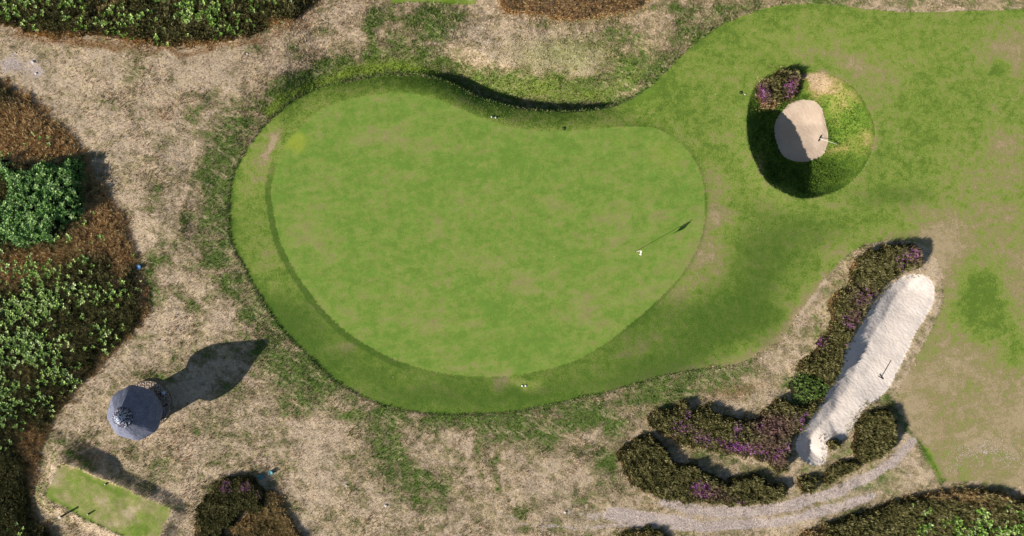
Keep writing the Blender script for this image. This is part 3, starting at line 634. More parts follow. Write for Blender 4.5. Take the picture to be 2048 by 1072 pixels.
def blades(name, x, y, z, h, mask, mat, n=5, wid=0.03, lean=(0.3, 0.9), spread=0.04, parent=None, bend=None, rnd=None):
    """n pointed blades per plant, each one triangle"""
    N = len(x); T = N*n
    X = np.repeat(x, n); Y = np.repeat(y, n); Z = np.repeat(z, n); Hh = np.repeat(h, n)*RNG.uniform(0.6, 1.15, T)
    a = RNG.uniform(0, 2*np.pi, T); ln = RNG.uniform(lean[0], lean[1], T); wd = np.repeat(wid if np.ndim(wid) else np.full(N, wid), n)*RNG.uniform(.7, 1.3, T)
    bx = X+np.cos(a)*spread*RNG.random(T); by = Y+np.sin(a)*spread*RNG.random(T)
    pa = a+np.pi/2+RNG.uniform(-.6, .6, T)
    dx = np.cos(a)*ln*Hh; dy = np.sin(a)*ln*Hh
    if bend is not None: dx = dx+bend[0]*Hh; dy = dy+bend[1]*Hh
    V = np.empty((T, 3, 3))
    V[:, 0] = np.stack([bx-np.cos(pa)*wd/2, by-np.sin(pa)*wd/2, Z-0.02], 1)
    V[:, 1] = np.stack([bx+np.cos(pa)*wd/2, by+np.sin(pa)*wd/2, Z-0.02], 1)
    V[:, 2] = np.stack([bx+dx, by+dy, Z+Hh], 1)
    r = RNG.random(N) if rnd is None else rnd
    r = np.clip(np.repeat(r, n)+RNG.uniform(-.2, .2, T), 0, 1)
    return mesh_np(name, V.reshape(-1, 3), np.arange(T*3).reshape(-1, 3), mat, parent,
                   {"mask": ('FLOAT_COLOR', np.repeat(np.repeat(mask, n, 0), 3, 0)), "rnd": ('FLOAT', np.repeat(r, 3))})

def rosettes(name, x, y, z, size, mask, mat, n=7, parent=None, droop=0.2, rise=(0.1, 0.7), stem=0.0, rnd=None):
    """n folded leaves per shoot, two triangles each"""
    N = len(x); T = N*n
    a = np.repeat(RNG.uniform(0, 2*np.pi, N), n)+np.tile(np.arange(n)*2.4, N)+RNG.uniform(-.3, .3, T)
    s = np.repeat(size, n)*RNG.uniform(0.6, 1.15, T); e = RNG.uniform(rise[0], rise[1], T)
    Z = np.repeat(z, n)-np.tile(np.arange(n)/n, N)*stem; X = np.repeat(x, n); Y = np.repeat(y, n)
    c, sn = np.cos(a), np.sin(a); w_ = s*0.24
    def pt(l, side, up): return np.stack([X+c*l-sn*side, Y+sn*l+c*side, Z+up], 1)
    V = np.empty((T, 4, 3))
    V[:, 0] = pt(s*0.06, 0, s*0.02); V[:, 1] = pt(s*0.55*np.cos(e), -w_, s*(0.55*np.sin(e)+0.06)); V[:, 2] = pt(s*np.cos(e), 0, s*(np.sin(e)-droop*0.5)); V[:, 3] = pt(s*0.55*np.cos(e), w_, s*(0.55*np.sin(e)+0.06))
    B0 = (np.arange(T)*4)[:, None]
    F = np.concatenate([B0+np.array([0, 1, 2]), B0+np.array([0, 2, 3])])
    r = RNG.random(N) if rnd is None else rnd
    r = np.clip(np.repeat(r, n)+RNG.uniform(-.25, .25, T), 0, 1)
    return mesh_np(name, V.reshape(-1, 3), F, mat, parent, {"mask": ('FLOAT_COLOR', np.repeat(np.repeat(mask, n, 0), 4, 0)), "rnd": ('FLOAT', np.repeat(r, 4))})

def in_veg(x, y):
    m = np.full(x.shape, -9.0)
    for r in (BANK, BEDU, BEDL, BROUND, LEFTM, TOPM, BOTR, BOTL, TOPR): m = np.maximum(m, r(x, y))
    return m
# rough grass tufts
HUTX, HUTY = W(305, 812)
def want_rough(x, y):
    ok = (FAIR(x, y) < 0.55*np.clip(vnoise(x, y, 1.7, 44)-0.35, 0, 1)*((x*PPM+1024 > 1150) & (536-y*PPM > 540))) & (LONG(x, y) < -0.06) & (TEE(x, y) < 0) & (RIM(x, y) < 0) & (STRIP(x, y) < 0) & (np.hypot(x-HUTX, y-HUTY) > 1.75)
    ok &= in_veg(x, y) < 0.1
    m = mask_at(x, y)
    ok = ok*(1-0.6*sstep(1560, 1640, x*PPM+1024)*sstep(520, 600, 536-y*PPM))
    return ok*(0.45+0.75*np.clip(1-m[:, 0], 0, 1)+0.4*vnoise(x, y, 1.2, 3))*np.clip(1-m[:, 2]*1.3, 0.08, 1)
x, y = scatter(None, 105, want=want_rough)
m = mask_at(x, y); px = x*PPM+1024; py = 536-y*PPM
tall = ((py < 260) & (px > 480) & (px < 1560))*1.0
h = 0.05+0.03*(1-np.clip(m[:, 0], 0, 1))+0.05*tall+0.05*(vnoise(x, y, 0.7, 8) > 0.72)
h = h+0.05*np.exp(-(FAIR(x, y)/0.25)**2)*(px < 1560)
tag(blades("rough_grass", x, y, zfast(x, y), h, m, M_TUFT, n=4, wid=0.035, lean=(0.3, 1.1)), "tufted dry and green rough grass around the course", kind="stuff")
# longer grass on the shoulder of the green and in the hollow
x, y = scatter(FAIR, 110, want=lambda x, y: ((GREEN(x, y) < -0.03) & (RIM(x, y) < -.1) & (x*PPM+1024 < 1330) & (536-y*PPM < 310) & (x*PPM+1024 > 560))*0.8)
tag(blades("shoulder_grass", x, y, zfast(x, y), np.full(len(x), 0.035), mask_at(x, y), turf("shoulder_blades", FAIR_STOPS, (68,98,30), (146,164,66), 1.0, 1.3, 1.1, .6, 0, .01, rnd=True), n=3, wid=0.03, bend=(0, 0.5)),
    "slightly longer grass on the north shoulder of the green", kind="stuff")
x, y = scatter(RIM, 190, want=lambda x, y: (POT(x, y) < -0.03)*(0.55+0.45*vnoise(x, y, 2, 5)))
tag(blades("bank_grass", x, y, zfast(x, y), (0.3+0.7*sstep(0, 0.9, RIM(x, y)))*(0.05+0.09*vnoise(x, y, 1.8, 4))*(1-0.5*np.clip(mask_at(x, y)[:, 0], 0, 1)), mask_at(x, y), M_BANKT, n=5, wid=0.04, lean=(.2, 1.0)),
    "shaggy long grass lining the round bunker hollow", kind="stuff")
x, y = scatter(FAIR, 16, want=lambda x, y: (GREEN(x, y) < -0.05)*(RIM(x, y) < -.1)*0.9)
tag(blades("fairway_grass", x, y, zfast(x, y), np.full(len(x), 0.018), mask_at(x, y), bpy.data.materials["shoulder_blades"], n=3, wid=0.04), "short mown blades flecking the fairway", kind="stuff")

# ---------------------------------------------------------------- heather and scrub
def blobval(px, py, lst):
    v = np.zeros(np.shape(px))
    for (bx, by, rx, ry, am) in lst: v = v+am*np.exp(-(((px-bx)/rx)**2+((py-by)/ry)**2))
    return v
def heath(reg, name, label, cat, height, brown=[], pink=[], flowers=[], leafy=[], dens=150, kind=None, base_brown=0.0, group=None, lump=2.7, soft=0.34, fringe=0.35, exclude=None, thin=[]):
    """a bed of heather: a clumpy dark mound, shoots over it, and flower spikes"""
    c = 0.16
    x0, x1 = max(reg.poly[:, 0].min()-.3, -42.3), min(reg.poly[:, 0].max()+.3, 42.3); y0, y1 = max(reg.poly[:, 1].min()-.3, -22.8), min(reg.poly[:, 1].max()+.3, 22.8)
    gx, gy = np.meshgrid(np.arange(x0, x1, c), np.arange(y0, y1, c), indexing='ij')
    def top(x, y):
        px = x*PPM+1024; py = 536-y*PPM
        d = reg(x, y)+(fbm(x, y, 1.8, 14, 3)-0.5)*0.75
        lo = blobval(px, py, brown)+base_brown
        t = np.clip(blobval(px, py, thin), 0, 1)
        hh = height*(1-0.55*np.clip(lo, 0, 1))*(1-0.85*t)*(1-0.9*(0 if exclude is None else (exclude(x, y) > 0.2)))
        return hh*sstep(-0.06, soft, d)*(0.22+0.62*lumps(x, y, lump, 2)+0.42*fbm(x, y, 0.8, 33, 3)), d
    def brmask(x, y, d):
        m = np.zeros(x.shape+(4,)); m[..., 3] = 1
        m[..., 0] = np.clip(blobval(x*PPM+1024, 536-y*PPM, brown)+base_brown+fringe*(1-sstep(-0.3, 0.55, d)), 0, 1); return m
    hh, d = top(gx, gy); Z = zfast(gx, gy)+hh-0.05
    n0, n1 = gx.shape; I = np.arange(n0*n1).reshape(n0, n1)
    q = np.stack([I[:-1, :-1], I[1:, :-1], I[1:, 1:], I[:-1, 1:]], -1).reshape(-1, 4)
    q = q[(d.ravel()[q] > -0.1).any(1)]; us = np.unique(q); re = np.full(n0*n1, -1); re[us] = np.arange(len(us))
    root = mesh_np(name, np.stack([gx, gy, Z], -1).reshape(-1, 3)[us], re[q], M_UNDER, smooth=True, attrs={"mask": ("FLOAT_COLOR", brmask(gx, gy, d).reshape(-1, 4)[us])})
    tag(root, label, None if kind else cat, group, kind)
    def mk(x, y):
        px = x*PPM+1024; py = 536-y*PPM; m = np.zeros((len(x), 4))
        m[:, 0] = 0.85*brmask(x, y, top(x, y)[1])[:, 0]; m[:, 1] = np.clip(blobval(px, py, pink), 0, 1); m[:, 3] = 1; return m
    x, y = scatter(reg, dens, -0.8); hh, d = top(x, y); k = (d > 0.0) | (RNG.random(len(d)) < 0.35*np.exp(np.minimum(d, 0)/0.22)); x, y, hh = x[k], y[k], hh[k]
    lm = lumps(x, y, lump, 2)
    blades("shoots", x, y, zfast(x, y)+hh-0.04, 0.09+0.10*lm, mk(x, y), M_HEATH, n=6, wid=0.055, lean=(0.2, 1.2), spread=0.07, parent=root,
           rnd=np.clip(RNG.random(len(x))*0.6+0.5*lm-0.15, 0, 1))["kind"] = "stuff"  # clump shading put into shoot colour: lighter crowns, darker gaps
    if flowers:
        x, y = scatter(reg, 170, -0.05, want=lambda x, y: np.clip(blobval(x*PPM+1024, 536-y*PPM, flowers)*(0.25+1.3*(fbm(x, y, 1.6, 40, 3)-.25)), 0, 1))
        hh, d = top(x, y); k = d > 0; x, y, hh = x[k], y[k], hh[k]
        if len(x): blades("flowers", x, y, zfast(x, y)+hh+0.02, np.full(len(x), 0.12), np.zeros((len(x), 4)), M_FLOWER, n=5, wid=0.045, lean=(.3, 1.2), spread=0.05, parent=root)["kind"] = "stuff"
    if leafy:
        x, y = scatter(reg, 26, 0.05, want=lambda x, y: np.clip(blobval(x*PPM+1024, 536-y*PPM, leafy)*(0.05+3.6*np.clip(fbm(x, y, 0.9, 50, 3)-.42, 0, 1)), 0, 1))
        hh, d = top(x, y)
        m0 = np.zeros((len(x), 4)); m0[:, 0] = 0.12*RNG.random(len(x))
        rosettes("leafy_shoots", x, y, zfast(x, y)+hh+0.16, RNG.uniform(0.14, 0.25, len(x)), m0, M_LEAF, n=7, parent=root, stem=0.14)["kind"] = "stuff"
    return root

heath(BANK, "heather_bed", "dark heather bank flecked with purple along the long white bunker", "heather", 0.46,
      flowers=[(1816,508,16,14,.5),(1790,528,12,10,.5),(1722,598,16,14,.45),(1700,645,18,12,.75),(1637,685,10,8,.8),(1738,600,8,6,.6),(1690,690,8,20,.3)],
      pink=[(1820,510,20,20,.8),(1715,590,40,30,.5),(1700,640,24,20,.7),(1668,560,10,10,.3)], brown=[(1665,590,10,30,.5),(1700,530,12,12,.5)], group="heather beds beside the long bunker")
heath(BEDU, "heather_bed", "curved heather bed streaked with bright purple flowers below the brown slope", "heather", 0.42,
      flowers=[(1362,852,18,9,.8),(1402,870,16,8,1.1),(1430,880,22,6,.7),(1462,888,18,8,1.2),(1490,895,26,8,.8),(1470,856,12,12,.6),(1540,905,18,12,.6),(1600,838,10,14,1.0),(1370,823,8,5,.7),(1512,850,12,8,.3),(1570,890,10,8,.6)],
      pink=[(1540,850,50,30,.9),(1490,890,60,12,.7),(1550,915,20,20,.8),(1370,855,30,14,.4)], group="heather beds beside the long bunker")
heath(BEDL, "heather_bed", "dark crescent heather bed running along the pale sandy track", "heather", 0.52, 
      flowers=[(1392,968,14,8,1.1),(1402,980,10,8,.6),(1477,1004,8,6,1.1)], pink=[(1410,980,40,16,.8),(1460,995,30,8,.4)], group="heather beds beside the long bunker")
heath(BSM, "heather_bush", "small rounded heather bush at the right end of the crescent bed", "heather", 0.42)
heath(BNOOK, "heather_bush", "tiny green bush in the nook of the long bunker's hooked end", "heather", 0.40)
heath(BROUND, "heather_bush", "large oval dark heather bush right of the bunker's lower end", "heather", 0.46, lump=3.0, dens=180)
heath(BELONG, "heather_bush", "narrow heather bush between the oval bush and the track", "heather", 0.34)
heath(BPOT, "heather_bush", "purple flowered heather on the rim of the round bunker hollow", "heather", 0.55,
      flowers=[(1522,190,10,14,1.0),(1583,172,10,14,.9),(1590,180,8,10,.5)], pink=[(1585,168,18,20,.8),(1525,185,18,20,.8)], brown=[(1545,205,24,9,.8)])
heath(TOPM, "heath_scrub", "dark heath scrub with leafy shoots across the top left corner", "scrub", 0.55, kind="stuff", dens=150, soft=0.6, fringe=0.9,
      leafy=[(30,20,50,30,.6),(60,40,40,20,.5),(175,20,40,30,.9),(200,50,40,20,.6),(290,40,60,24,.6),(380,50,120,40,1.0),(340,80,60,20,.9),(500,40,80,24,.9),(580,20,50,20,.9),(450,15,90,20,.8)],
      brown=[(230,8,14,20,1.0),(130,5,16,10,.8),(205,32,10,12,.7),(560,48,40,8,.7),(380,48,20,10,.5),(430,88,60,7,.5),(250,84,60,6,.7),(90,70,60,6,.6)], thin=[(230,6,14,12,.9),(205,35,8,10,.8)])
heath(LEFTM, "heath_scrub", "broad heath scrub of brown heather and leafy shoots down the left side", "scrub", 0.36, kind="stuff", dens=150, soft=1.1, fringe=0.9, exclude=None,
      brown=[(60,250,110,70,1.1),(10,300,60,40,.8),(150,320,60,50,.8),(220,420,60,60,.9),(190,480,60,40,.7),(90,520,70,40,.7),(250,500,30,60,.8),(20,550,60,40,.7),(290,600,10,40,.9),
             (285,560,12,20,.9),(120,680,30,30,.4),(60,740,20,16,.4),(40,760,60,20,.3),(65,900,18,60,.9),(180,700,40,30,.25),(160,740,26,12,.6),(240,560,10,26,.5),(60,880,30,26,.6),(110,795,20,20,.4)],
      leafy=[(70,440,90,50,.5),(130,520,60,20,.45),(60,540,60,30,.45),(30,650,70,80,1.25),(90,620,50,60,1.0),(70,700,50,40,1.0),(140,590,40,30,.5),(240,580,60,50,.35),(215,680,40,30,.5),(40,770,60,60,.7),
             (115,760,30,20,.7),(10,730,40,60,.9),(20,830,50,40,.4),(75,280,30,10,.35),(40,1040,40,20,.15),(110,300,30,10,.4),(160,745,26,14,.5),(60,830,40,30,.3)],
      thin=[(0,368,34,40,1.1),(150,300,40,40,.3),(60,260,60,40,.25)])
heath(TOPR, "bracken_patch", "tall dry brown bracken at the top centre edge of the view", "bracken", 0.5, base_brown=1.0, dens=200)
x, y = scatter(TOPR, 60, 0.0); mm = np.zeros((len(x), 4)); mm[:, 0] = np.where(np.abs(x*PPM+1024-1120) < 70, 1.1, 0.7)
blades("plumes", x, y, zfast(x, y)+0.25, np.full(len(x), 0.26), mm, M_TUFT, n=6, wid=0.035, lean=(.1, .5), spread=0.08, bend=(-0.5, -0.6), parent=bpy.data.objects["bracken_patch"])["kind"] = "stuff"
heath(BOTR, "heath_scrub", "heath scrub with bright leafy patch in the bottom right corner", "scrub", 0.45, kind="stuff", dens=170,
      leafy=[(1760,1012,14,10,.8),(1930,1055,70,26,1.9),(1900,1030,40,20,.9),(2020,1050,30,30,.4),(1820,1010,30,10,.2),(2030,1010,30,20,.5)], brown=[(1910,990,60,12,.7),(1620,1062,30,12,.7),(1960,1010,40,20,.5),(2020,990,30,14,.6),(1840,990,40,6,.5)])
heath(BOTC, "heather_bush", "low yellow green bush cut by the bottom edge beside the track", "heather", 0.3, brown=[(1285,1068,40,9,.35)])
heath(BOTL, "heather_bush", "dark heather clump with two purple tufts near the teal lids", "heather", 0.5,
      flowers=[(457,966,9,12,.9),(498,970,9,8,.8),(525,982,6,5,.6)], pink=[(498,968,12,10,.7),(457,970,10,14,.7)], brown=[(400,1060,10,20,.4)])
heath(BOTB, "bracken_patch", "low orange brown bracken beside the dark heather clump", "bracken", 0.30, base_brown=0.55, dens=170, leafy=[(510,1050,40,20,.12)])

def leafy_bush(reg, name, label, height, dens, leaf=(0.14, 0.24), mat=None):
    def top(x, y):
        d = reg(x, y); return height*sstep(-0.1, 0.7, d)*(0.1+0.9*lumps(x, y, 1.7, 6))+0.15*fbm(x, y, 1, 60), d
    c = 0.18; gx, gy = np.meshgrid(np.arange(max(reg.poly[:, 0].min(), -42), reg.poly[:, 0].max()+.2, c), np.arange(reg.poly[:, 1].min(), reg.poly[:, 1].max()+.2, c), indexing='ij')
    hh, d = top(gx, gy); n0, n1 = gx.shape; I = np.arange(n0*n1).reshape(n0, n1)
    q = np.stack([I[:-1, :-1], I[1:, :-1], I[1:, 1:], I[:-1, 1:]], -1).reshape(-1, 4); q = q[(d.ravel()[q] > 0.05).all(1)]; us = np.unique(q); re = np.full(n0*n1, -1); re[us] = np.arange(len(us))
    root = mesh_np(name, np.stack([gx, gy, zfast(gx, gy)+hh*0.8-0.05], -1).reshape(-1, 3)[us], re[q], M_UNDER, smooth=True)
    tag(root, label, "bush")
    x, y = scatter(reg, dens, -0.35); hh, d = top(x, y); k = (d > 0) | (RNG.random(len(d)) < 0.3); x, y, hh = x[k], y[k], hh[k]; m0 = np.zeros((len(x), 4))
    rosettes("leaves", x, y, zfast(x, y)+hh+0.1+0.25*RNG.random(len(x))*(hh > 0.3), RNG.uniform(*leaf, len(x)), m0, mat or M_BUSHL, n=8, parent=root, stem=0.25, rise=(-0.1, 0.9))["kind"] = "stuff"
    return root
leafy_bush(BUSH, "leafy_bush", "tall bright green leafy bush at the left edge above brown heather", 0.9, 46, (0.15, 0.27))
leafy_bush(IVY, "leafy_bush", "small bright green leafy clump in the heather beside the long bunker", 0.45, 60, (0.08, 0.13), foliage("clump_leaves", [(56,80,28),(84,110,42),(116,142,62),(150,172,100)], 0.6))

# ---------------------------------------------------------------- thatched shelter
def thatch():
    t = NT("heather_thatch"); P = t.n("TexCoord").outputs["Object"]
    n = t.noise(P, 26, 4, 0.7); n2 = t.noise(P, 2.4, 3, 0.6)
    c = t.ramp(n, [(0.3, rgb(78,84,104,1.2)), (0.5, rgb(120,124,144,1.2)), (0.72, rgb(184,184,196,1.2))]); c = t.grade(c, t.math('ADD', t.math('MULTIPLY', n2, 0.9), 0.55))
    t.bump(t.math('ADD', n, t.math('MULTIPLY', t.noise(P, 9, 4, .7), 1.0)), 0.6, 0.025); return t.out(c, 0.9)
M_THATCH = thatch()
M_WOOD = plain("weathered_boards", (120,98,76), 0.8, 0, 0.3, 14); M_DARKW = plain("dark_timber", (70,54,42), 0.8, 0, 0.3, 14)
M_CAP = plain("zinc_cap", (226,234,250), 0.45, 0.0, 0.06, 8); M_WIRE = plain("wire_netting", (222,226,236), 0.6, 0.0, 0.2, 40)
M_COBBLE = plain("cobble_stone", (226,206,190), 0.85, 0, 0.5, 9, bump=0.4); M_MORTAR = plain("gravel_bedding", (132,116,98), 0.95, 0, 0.4, 18)
HZ = float(zat(HUTX, HUTY)[0])
hut = tag(empty("thatched_shelter", (HUTX, HUTY, HZ)), "round thatched shelter with a cone roof and pale cap beside the tee", "shelter")
NS = 8; turn0 = math.radians(209.5+22.5)
prof = [(1.84, 2.12), (1.97, 2.14), (2.00, 2.24), (1.93, 2.42), (1.74, 2.70), (1.46, 3.02), (1.16, 3.33), (0.87, 3.62), (0.60, 3.89), (0.36, 4.14), (0.18, 4.34)]
vs = []; fs = []; per = 6; ring = NS*per
for (r, z) in prof:
    for i in range(ring):
        s = i/per; k = int(s); f = s-k
        a0 = turn0+2*math.pi*k/NS; a1 = turn0+2*math.pi*(k+1)/NS
        x = r*((1-f)*math.cos(a0)+f*math.cos(a1)); y = r*((1-f)*math.sin(a0)+f*math.sin(a1))
        rr = math.hypot(x, y); q = (0.78+0.22*r/rr) if f else 0.985
        jit = 1+0.008*random.uniform(-1, 1)
        vs.append((x*(q if f else q)*jit*1.03, y*q*jit*1.03, z+0.012*random.uniform(-1, 1)))
for k in range(len(prof)-1):
    for i in range(ring): j = (i+1) % ring; fs.append((k*ring+i, k*ring+j, (k+1)*ring+j, (k+1)*ring+i))
fs.append(tuple(range((len(prof)-1)*ring, len(prof)*ring))); fs.append(tuple(range(ring-1, -1, -1)))
roof = MB().add(vs, fs).build("roof", M_THATCH, hut)
V3 = np.array(vs); T = []       # loose straw ends over the thatch
for _ in range(2600):
    k = random.randint(2, len(prof)-2); i = random.randrange(ring); a = Vector(V3[k*ring+i]); b = Vector(V3[(k+1)*ring+i]); c = Vector(V3[k*ring+(i+1) % ring])
    p = a+(b-a)*random.random()+(c-a)*random.random(); d = (a-b).normalized(); nrm = (c-a).cross(b-a).normalized(); nrm = nrm if nrm.z > 0 else -nrm
    sd = d.cross(nrm)*0.012; L_ = random.uniform(0.06, 0.16); tip = p+d*L_+nrm*random.uniform(0.01, 0.035)+sd*random.uniform(-2, 2)
    T += [tuple(p+sd), tuple(p-sd), tuple(tip)]
o = mesh_np("straw", np.array(T), np.arange(len(T)).reshape(-1, 3), M_THATCH, roof); o["kind"] = "stuff"
rz_ = lambda r: float(np.interp(r, [p[0] for p in prof[::-1]], [p[1] for p in prof[::-1]]))
MB().lathe([(r, rz_(r)+0.05+0.02*(r < .6)) for r in (0.74, 0.72, 0.62, 0.5, 0.38, 0.26, 0.16)], 20).build("ridge_collar", plain("dark_thatch", (88,84,100), 0.95, 0, 0.6, 22, bump=0.5), hut)
net = MB()                      # netting wrapped round the ridge collar
for _ in range(120):
    a = random.uniform(0, 2*math.pi); r = random.uniform(0.24, 0.70); p0 = None; hd = random.uniform(-1.2, 1.2)
    for _k in range(3):
        p1 = (r*math.cos(a), r*math.sin(a), rz_(r)+0.085)
        if p0: net.tube(p0, p1, 0.015, n=3)
        p0 = p1; a += 0.09/max(r, .3)*math.cos(hd)*random.choice((1, 1, -1)); r = min(max(r+0.09*math.sin(hd), .22), .72); hd += random.uniform(-.7, .7)
net.build("ridge_netting", M_WIRE, hut)["kind"] = "stuff"
MB().lathe([(0.24,4.25),(0.245,4.34),(0.225,4.37),(0.12,4.41),(0.02,4.42)], 24).build("roof_cap", M_CAP, hut, smooth=True)
MB().lathe([(0.05,4.43),(0.045,4.47),(0.01,4.48)], 10).build("finial", M_CAP, hut, smooth=True)
board = MB().box((0, 0, 1.13), (0.045, 0.30, 2.2)); bm_ = None
for i in range(28):             # wall of upright boards with a doorway to the east
    a = 2*math.pi*i/28
    if abs(((a-math.radians(20)+math.pi) % (2*math.pi))-math.pi) < 0.95: continue
    if bm_ is None: bo = board.build("wall_board", M_WOOD, hut); bm_ = bo.data
    else: bo = bpy.data.objects.new("wall_board", bm_); COL.objects.link(bo); bo.parent = hut
    bo.location = (1.27*math.cos(a), 1.27*math.sin(a), 0); bo.rotation_euler = (0, 0, a)
pm = None
for i in range(8):
    a = turn0+2*math.pi*i/8
    if pm is None: po = MB().tube((0, 0, 0), (0, 0, 2.32), 0.06, 0.055).build("post", M_DARKW, hut); pm = po.data
    else: po = bpy.data.objects.new("post", pm); COL.objects.link(po); po.parent = hut
    po.location = (1.30*math.cos(a), 1.30*math.sin(a), 0)
bench = MB()
for i in range(10):
    a = math.radians(92+i*21); bench.box((1.02*math.cos(a), 1.02*math.sin(a), 0.45), (0.36, 0.44, 0.05), a)
bench.build("bench", M_DARKW, hut)
AX, AY = W(300, 807); az = float(zat(AX, AY)[0])
ap = MB().lathe([(1.78, -0.4), (1.80, 0.02), (1.76, 0.05)], 40).build("paved_apron", M_MORTAR, loc=(float(AX), float(AY), HZ+0.05))
tag(ap, "ring of small pale cobbles around the foot of the shelter", kind="structure")
cob = MB()
for gx_ in np.arange(-1.75, 1.76, 0.13):
    for gy_ in np.arange(-1.75, 1.76, 0.115):
        x_, y_ = gx_+random.uniform(-.03, .03), gy_+random.uniform(-.03, .03)
        if math.hypot(x_, y_) > 1.72 or math.hypot(x_+AX-HUTX, y_+AY-HUTY) < 0.6: continue
        cob.box((x_, y_, 0.065), (random.uniform(.07, .115), random.uniform(.06, .10), random.uniform(.03, .07)), random.uniform(0, 3.1), 0.7)
o = cob.build("cobbles", M_COBBLE, ap); o["kind"] = "stuff"
# round pale bucket on the apron
bx_, by_ = W(332.5, 784); M_PALE = plain("pale_blue_plastic", (190,206,226), 0.5, 0, 0.05, 5)
bk = tag(empty("bucket", (float(bx_), float(by_), HZ+0.05)), "small pale blue lidded bucket on the cobbles beside the shelter", "bucket")
MB().lathe([(0.09,0),(0.12,0.24),(0.115,0.25)], 16).build("body", M_PALE, bk, smooth=True)
MB().lathe([(0.132,0.235),(0.135,0.26),(0.12,0.275),(0.03,0.28)], 16).build("lid", M_CAP, bk, smooth=True)

# ---------------------------------------------------------------- flagstick
M_WHITE = plain("white_paint", (240,238,226), 0.5, 0, 0.04, 10, 1.1); M_BLACK = plain("black_rubber", (22,22,24), 0.6, 0, 0.1, 20)
fx, fy = W(1271.5, 503); fz = float(zat(fx, fy)[0])
fl = tag(empty("flagstick", (float(fx), float(fy), fz)), "white golf flagstick with a drooping white flag standing in the hole", "flagstick")
MB().tube((0, 0, 0), (0, 0, 2.16), 0.016, 0.013, 10).build("pole", M_WHITE, fl, smooth=True)
MB().lathe([(0.02,2.15),(0.026,2.18),(0.01,2.21)], 10).build("knob", M_WHITE, fl, smooth=True)
V = []; F = []
nu, nv = 9, 9
for i in range(nu):
    for j in range(nv):
        u, v = i/(nu-1), j/(nv-1)
        out = 0.36*u; zz = 2.13-0.40*v-0.30*u*u-0.0*v
        V.append((0.012+0.035*math.sin(u*9+v*2)*u+0.02, -0.02-out*(0.85-0.25*v), zz))
for i in range(nu-1):
    for j in range(nv-1): a = i*nv+j; F.append((a, a+1, a+nv+1, a+nv))
fo = MB().add(V, F).build("flag", M_WHITE, fl, smooth=True); sm = fo.modifiers.new("cloth", 'SOLIDIFY'); sm.thickness = 0.004
MB().lathe([(0.054,0.004),(0.056,0.008),(0.050,0.009)], 20).build("dark_hole_disc", M_BLACK, fl)  # flat black disc on the turf, painted darkness of the hole

# ---------------------------------------------------------------- bunker rakes
def make_rake(h0, h1, e1, label, handle_mat):
    """h0: head centre, e1: handle end (world points)"""
    h = Vector(h0); e = Vector(e1); d = (e-h).normalized()
    r = tag(empty("bunker_rake", h), label, "rake", "rakes left in the bunkers")
    s = Vector(h1).normalized()
    b = MB()
    b.tube(-s*0.25, s*0.25, 0.035, n=6); b.build("head", M_BLACK, r)
    tn = None
    for i in range(11):
        p = s*(-0.225+0.045*i)
        if tn is None: to = MB().tube((0, 0, 0), (0, 0, -0.07), 0.008, 0.004, 5).build("tine", M_BLACK, r); tn = to.data
        else: to = bpy.data.objects.new("tine", tn); COL.objects.link(to); to.parent = r
        to.location = p
    MB().tube((0, 0, 0.01), e-h, 0.017, n=8).build("handle", handle_mat, r, smooth=True)
    MB().tube((e-h)*0.93, (e-h)*1.0, 0.02, n=8).build("grip", M_BLACK, r)
    return r
M_HANDLE = plain("pale_rake_handle", (226,220,206), 0.5, 0, 0.1, 9, 1.1); M_HAND2 = plain("dark_rake_handle", (70,62,56), 0.5, 0, 0.1, 9)
def G(px_, py_, dz=0.0, z0=0.0):
    X_, Y_ = W(px_, py_, z0); z_ = float(zat(X_, Y_)[0]); X_, Y_ = W(px_, py_, z_+dz); z_ = float(zat(X_, Y_)[0]); return (float(X_), float(Y_), z_+dz)
make_rake(G(1639, 277, 0.08, -1.9), (0.38, 0.85, 0), G(1676, 290, 0.15, -1.2), "rake with a pale handle lying across the round bunker's right edge", M_HANDLE)
make_rake(G(1762, 755, 0.08, -.4), (0.85, -0.5, 0), G(1782, 721, 0.05, -.3), "rake lying on the white sand of the long bunker", M_HAND2)

# ---------------------------------------------------------------- tee markers and post
M_TEEM = plain("marker_paint", (226,222,208), 0.5, 0, 0.05, 10, 1.1)
def marker(px_, py_, label):
    g_ = G(px_, py_); r = tag(empty("tee_marker", g_), label, "tee marker", "tee markers")
    MB().box((0, 0, 0.09), (0.13, 0.13, 0.22), 0.5, 0.85).build("block", M_DARKW, r, bevel=0.01); MB().lathe([(0.045,0.19),(0.045,0.215),(0.02,0.225)], 12).build("top", M_TEEM, r); return r
marker(213, 967, "short dark tee marker near the tee's upper edge"); marker(178.5, 1027, "short dark tee marker near the tee's lower edge")
g_ = G(131.5, 1028); r = tag(empty("tee_post", g_), "taller dark post with a pale top standing left of the tee markers", "post")
MB().box((0, 0, 0.33), (0.15, 0.13, 0.68), 0.5).build("post", M_DARKW, r, bevel=0.008); MB().box((0, 0, 0.68), (0.17, 0.15, 0.03), 0.5).build("cap", M_TEEM, r); MB().box((0.03, 0.05, 0.52), (0.16, 0.02, 0.14), 0.5).build("plate", M_DARKW, r)

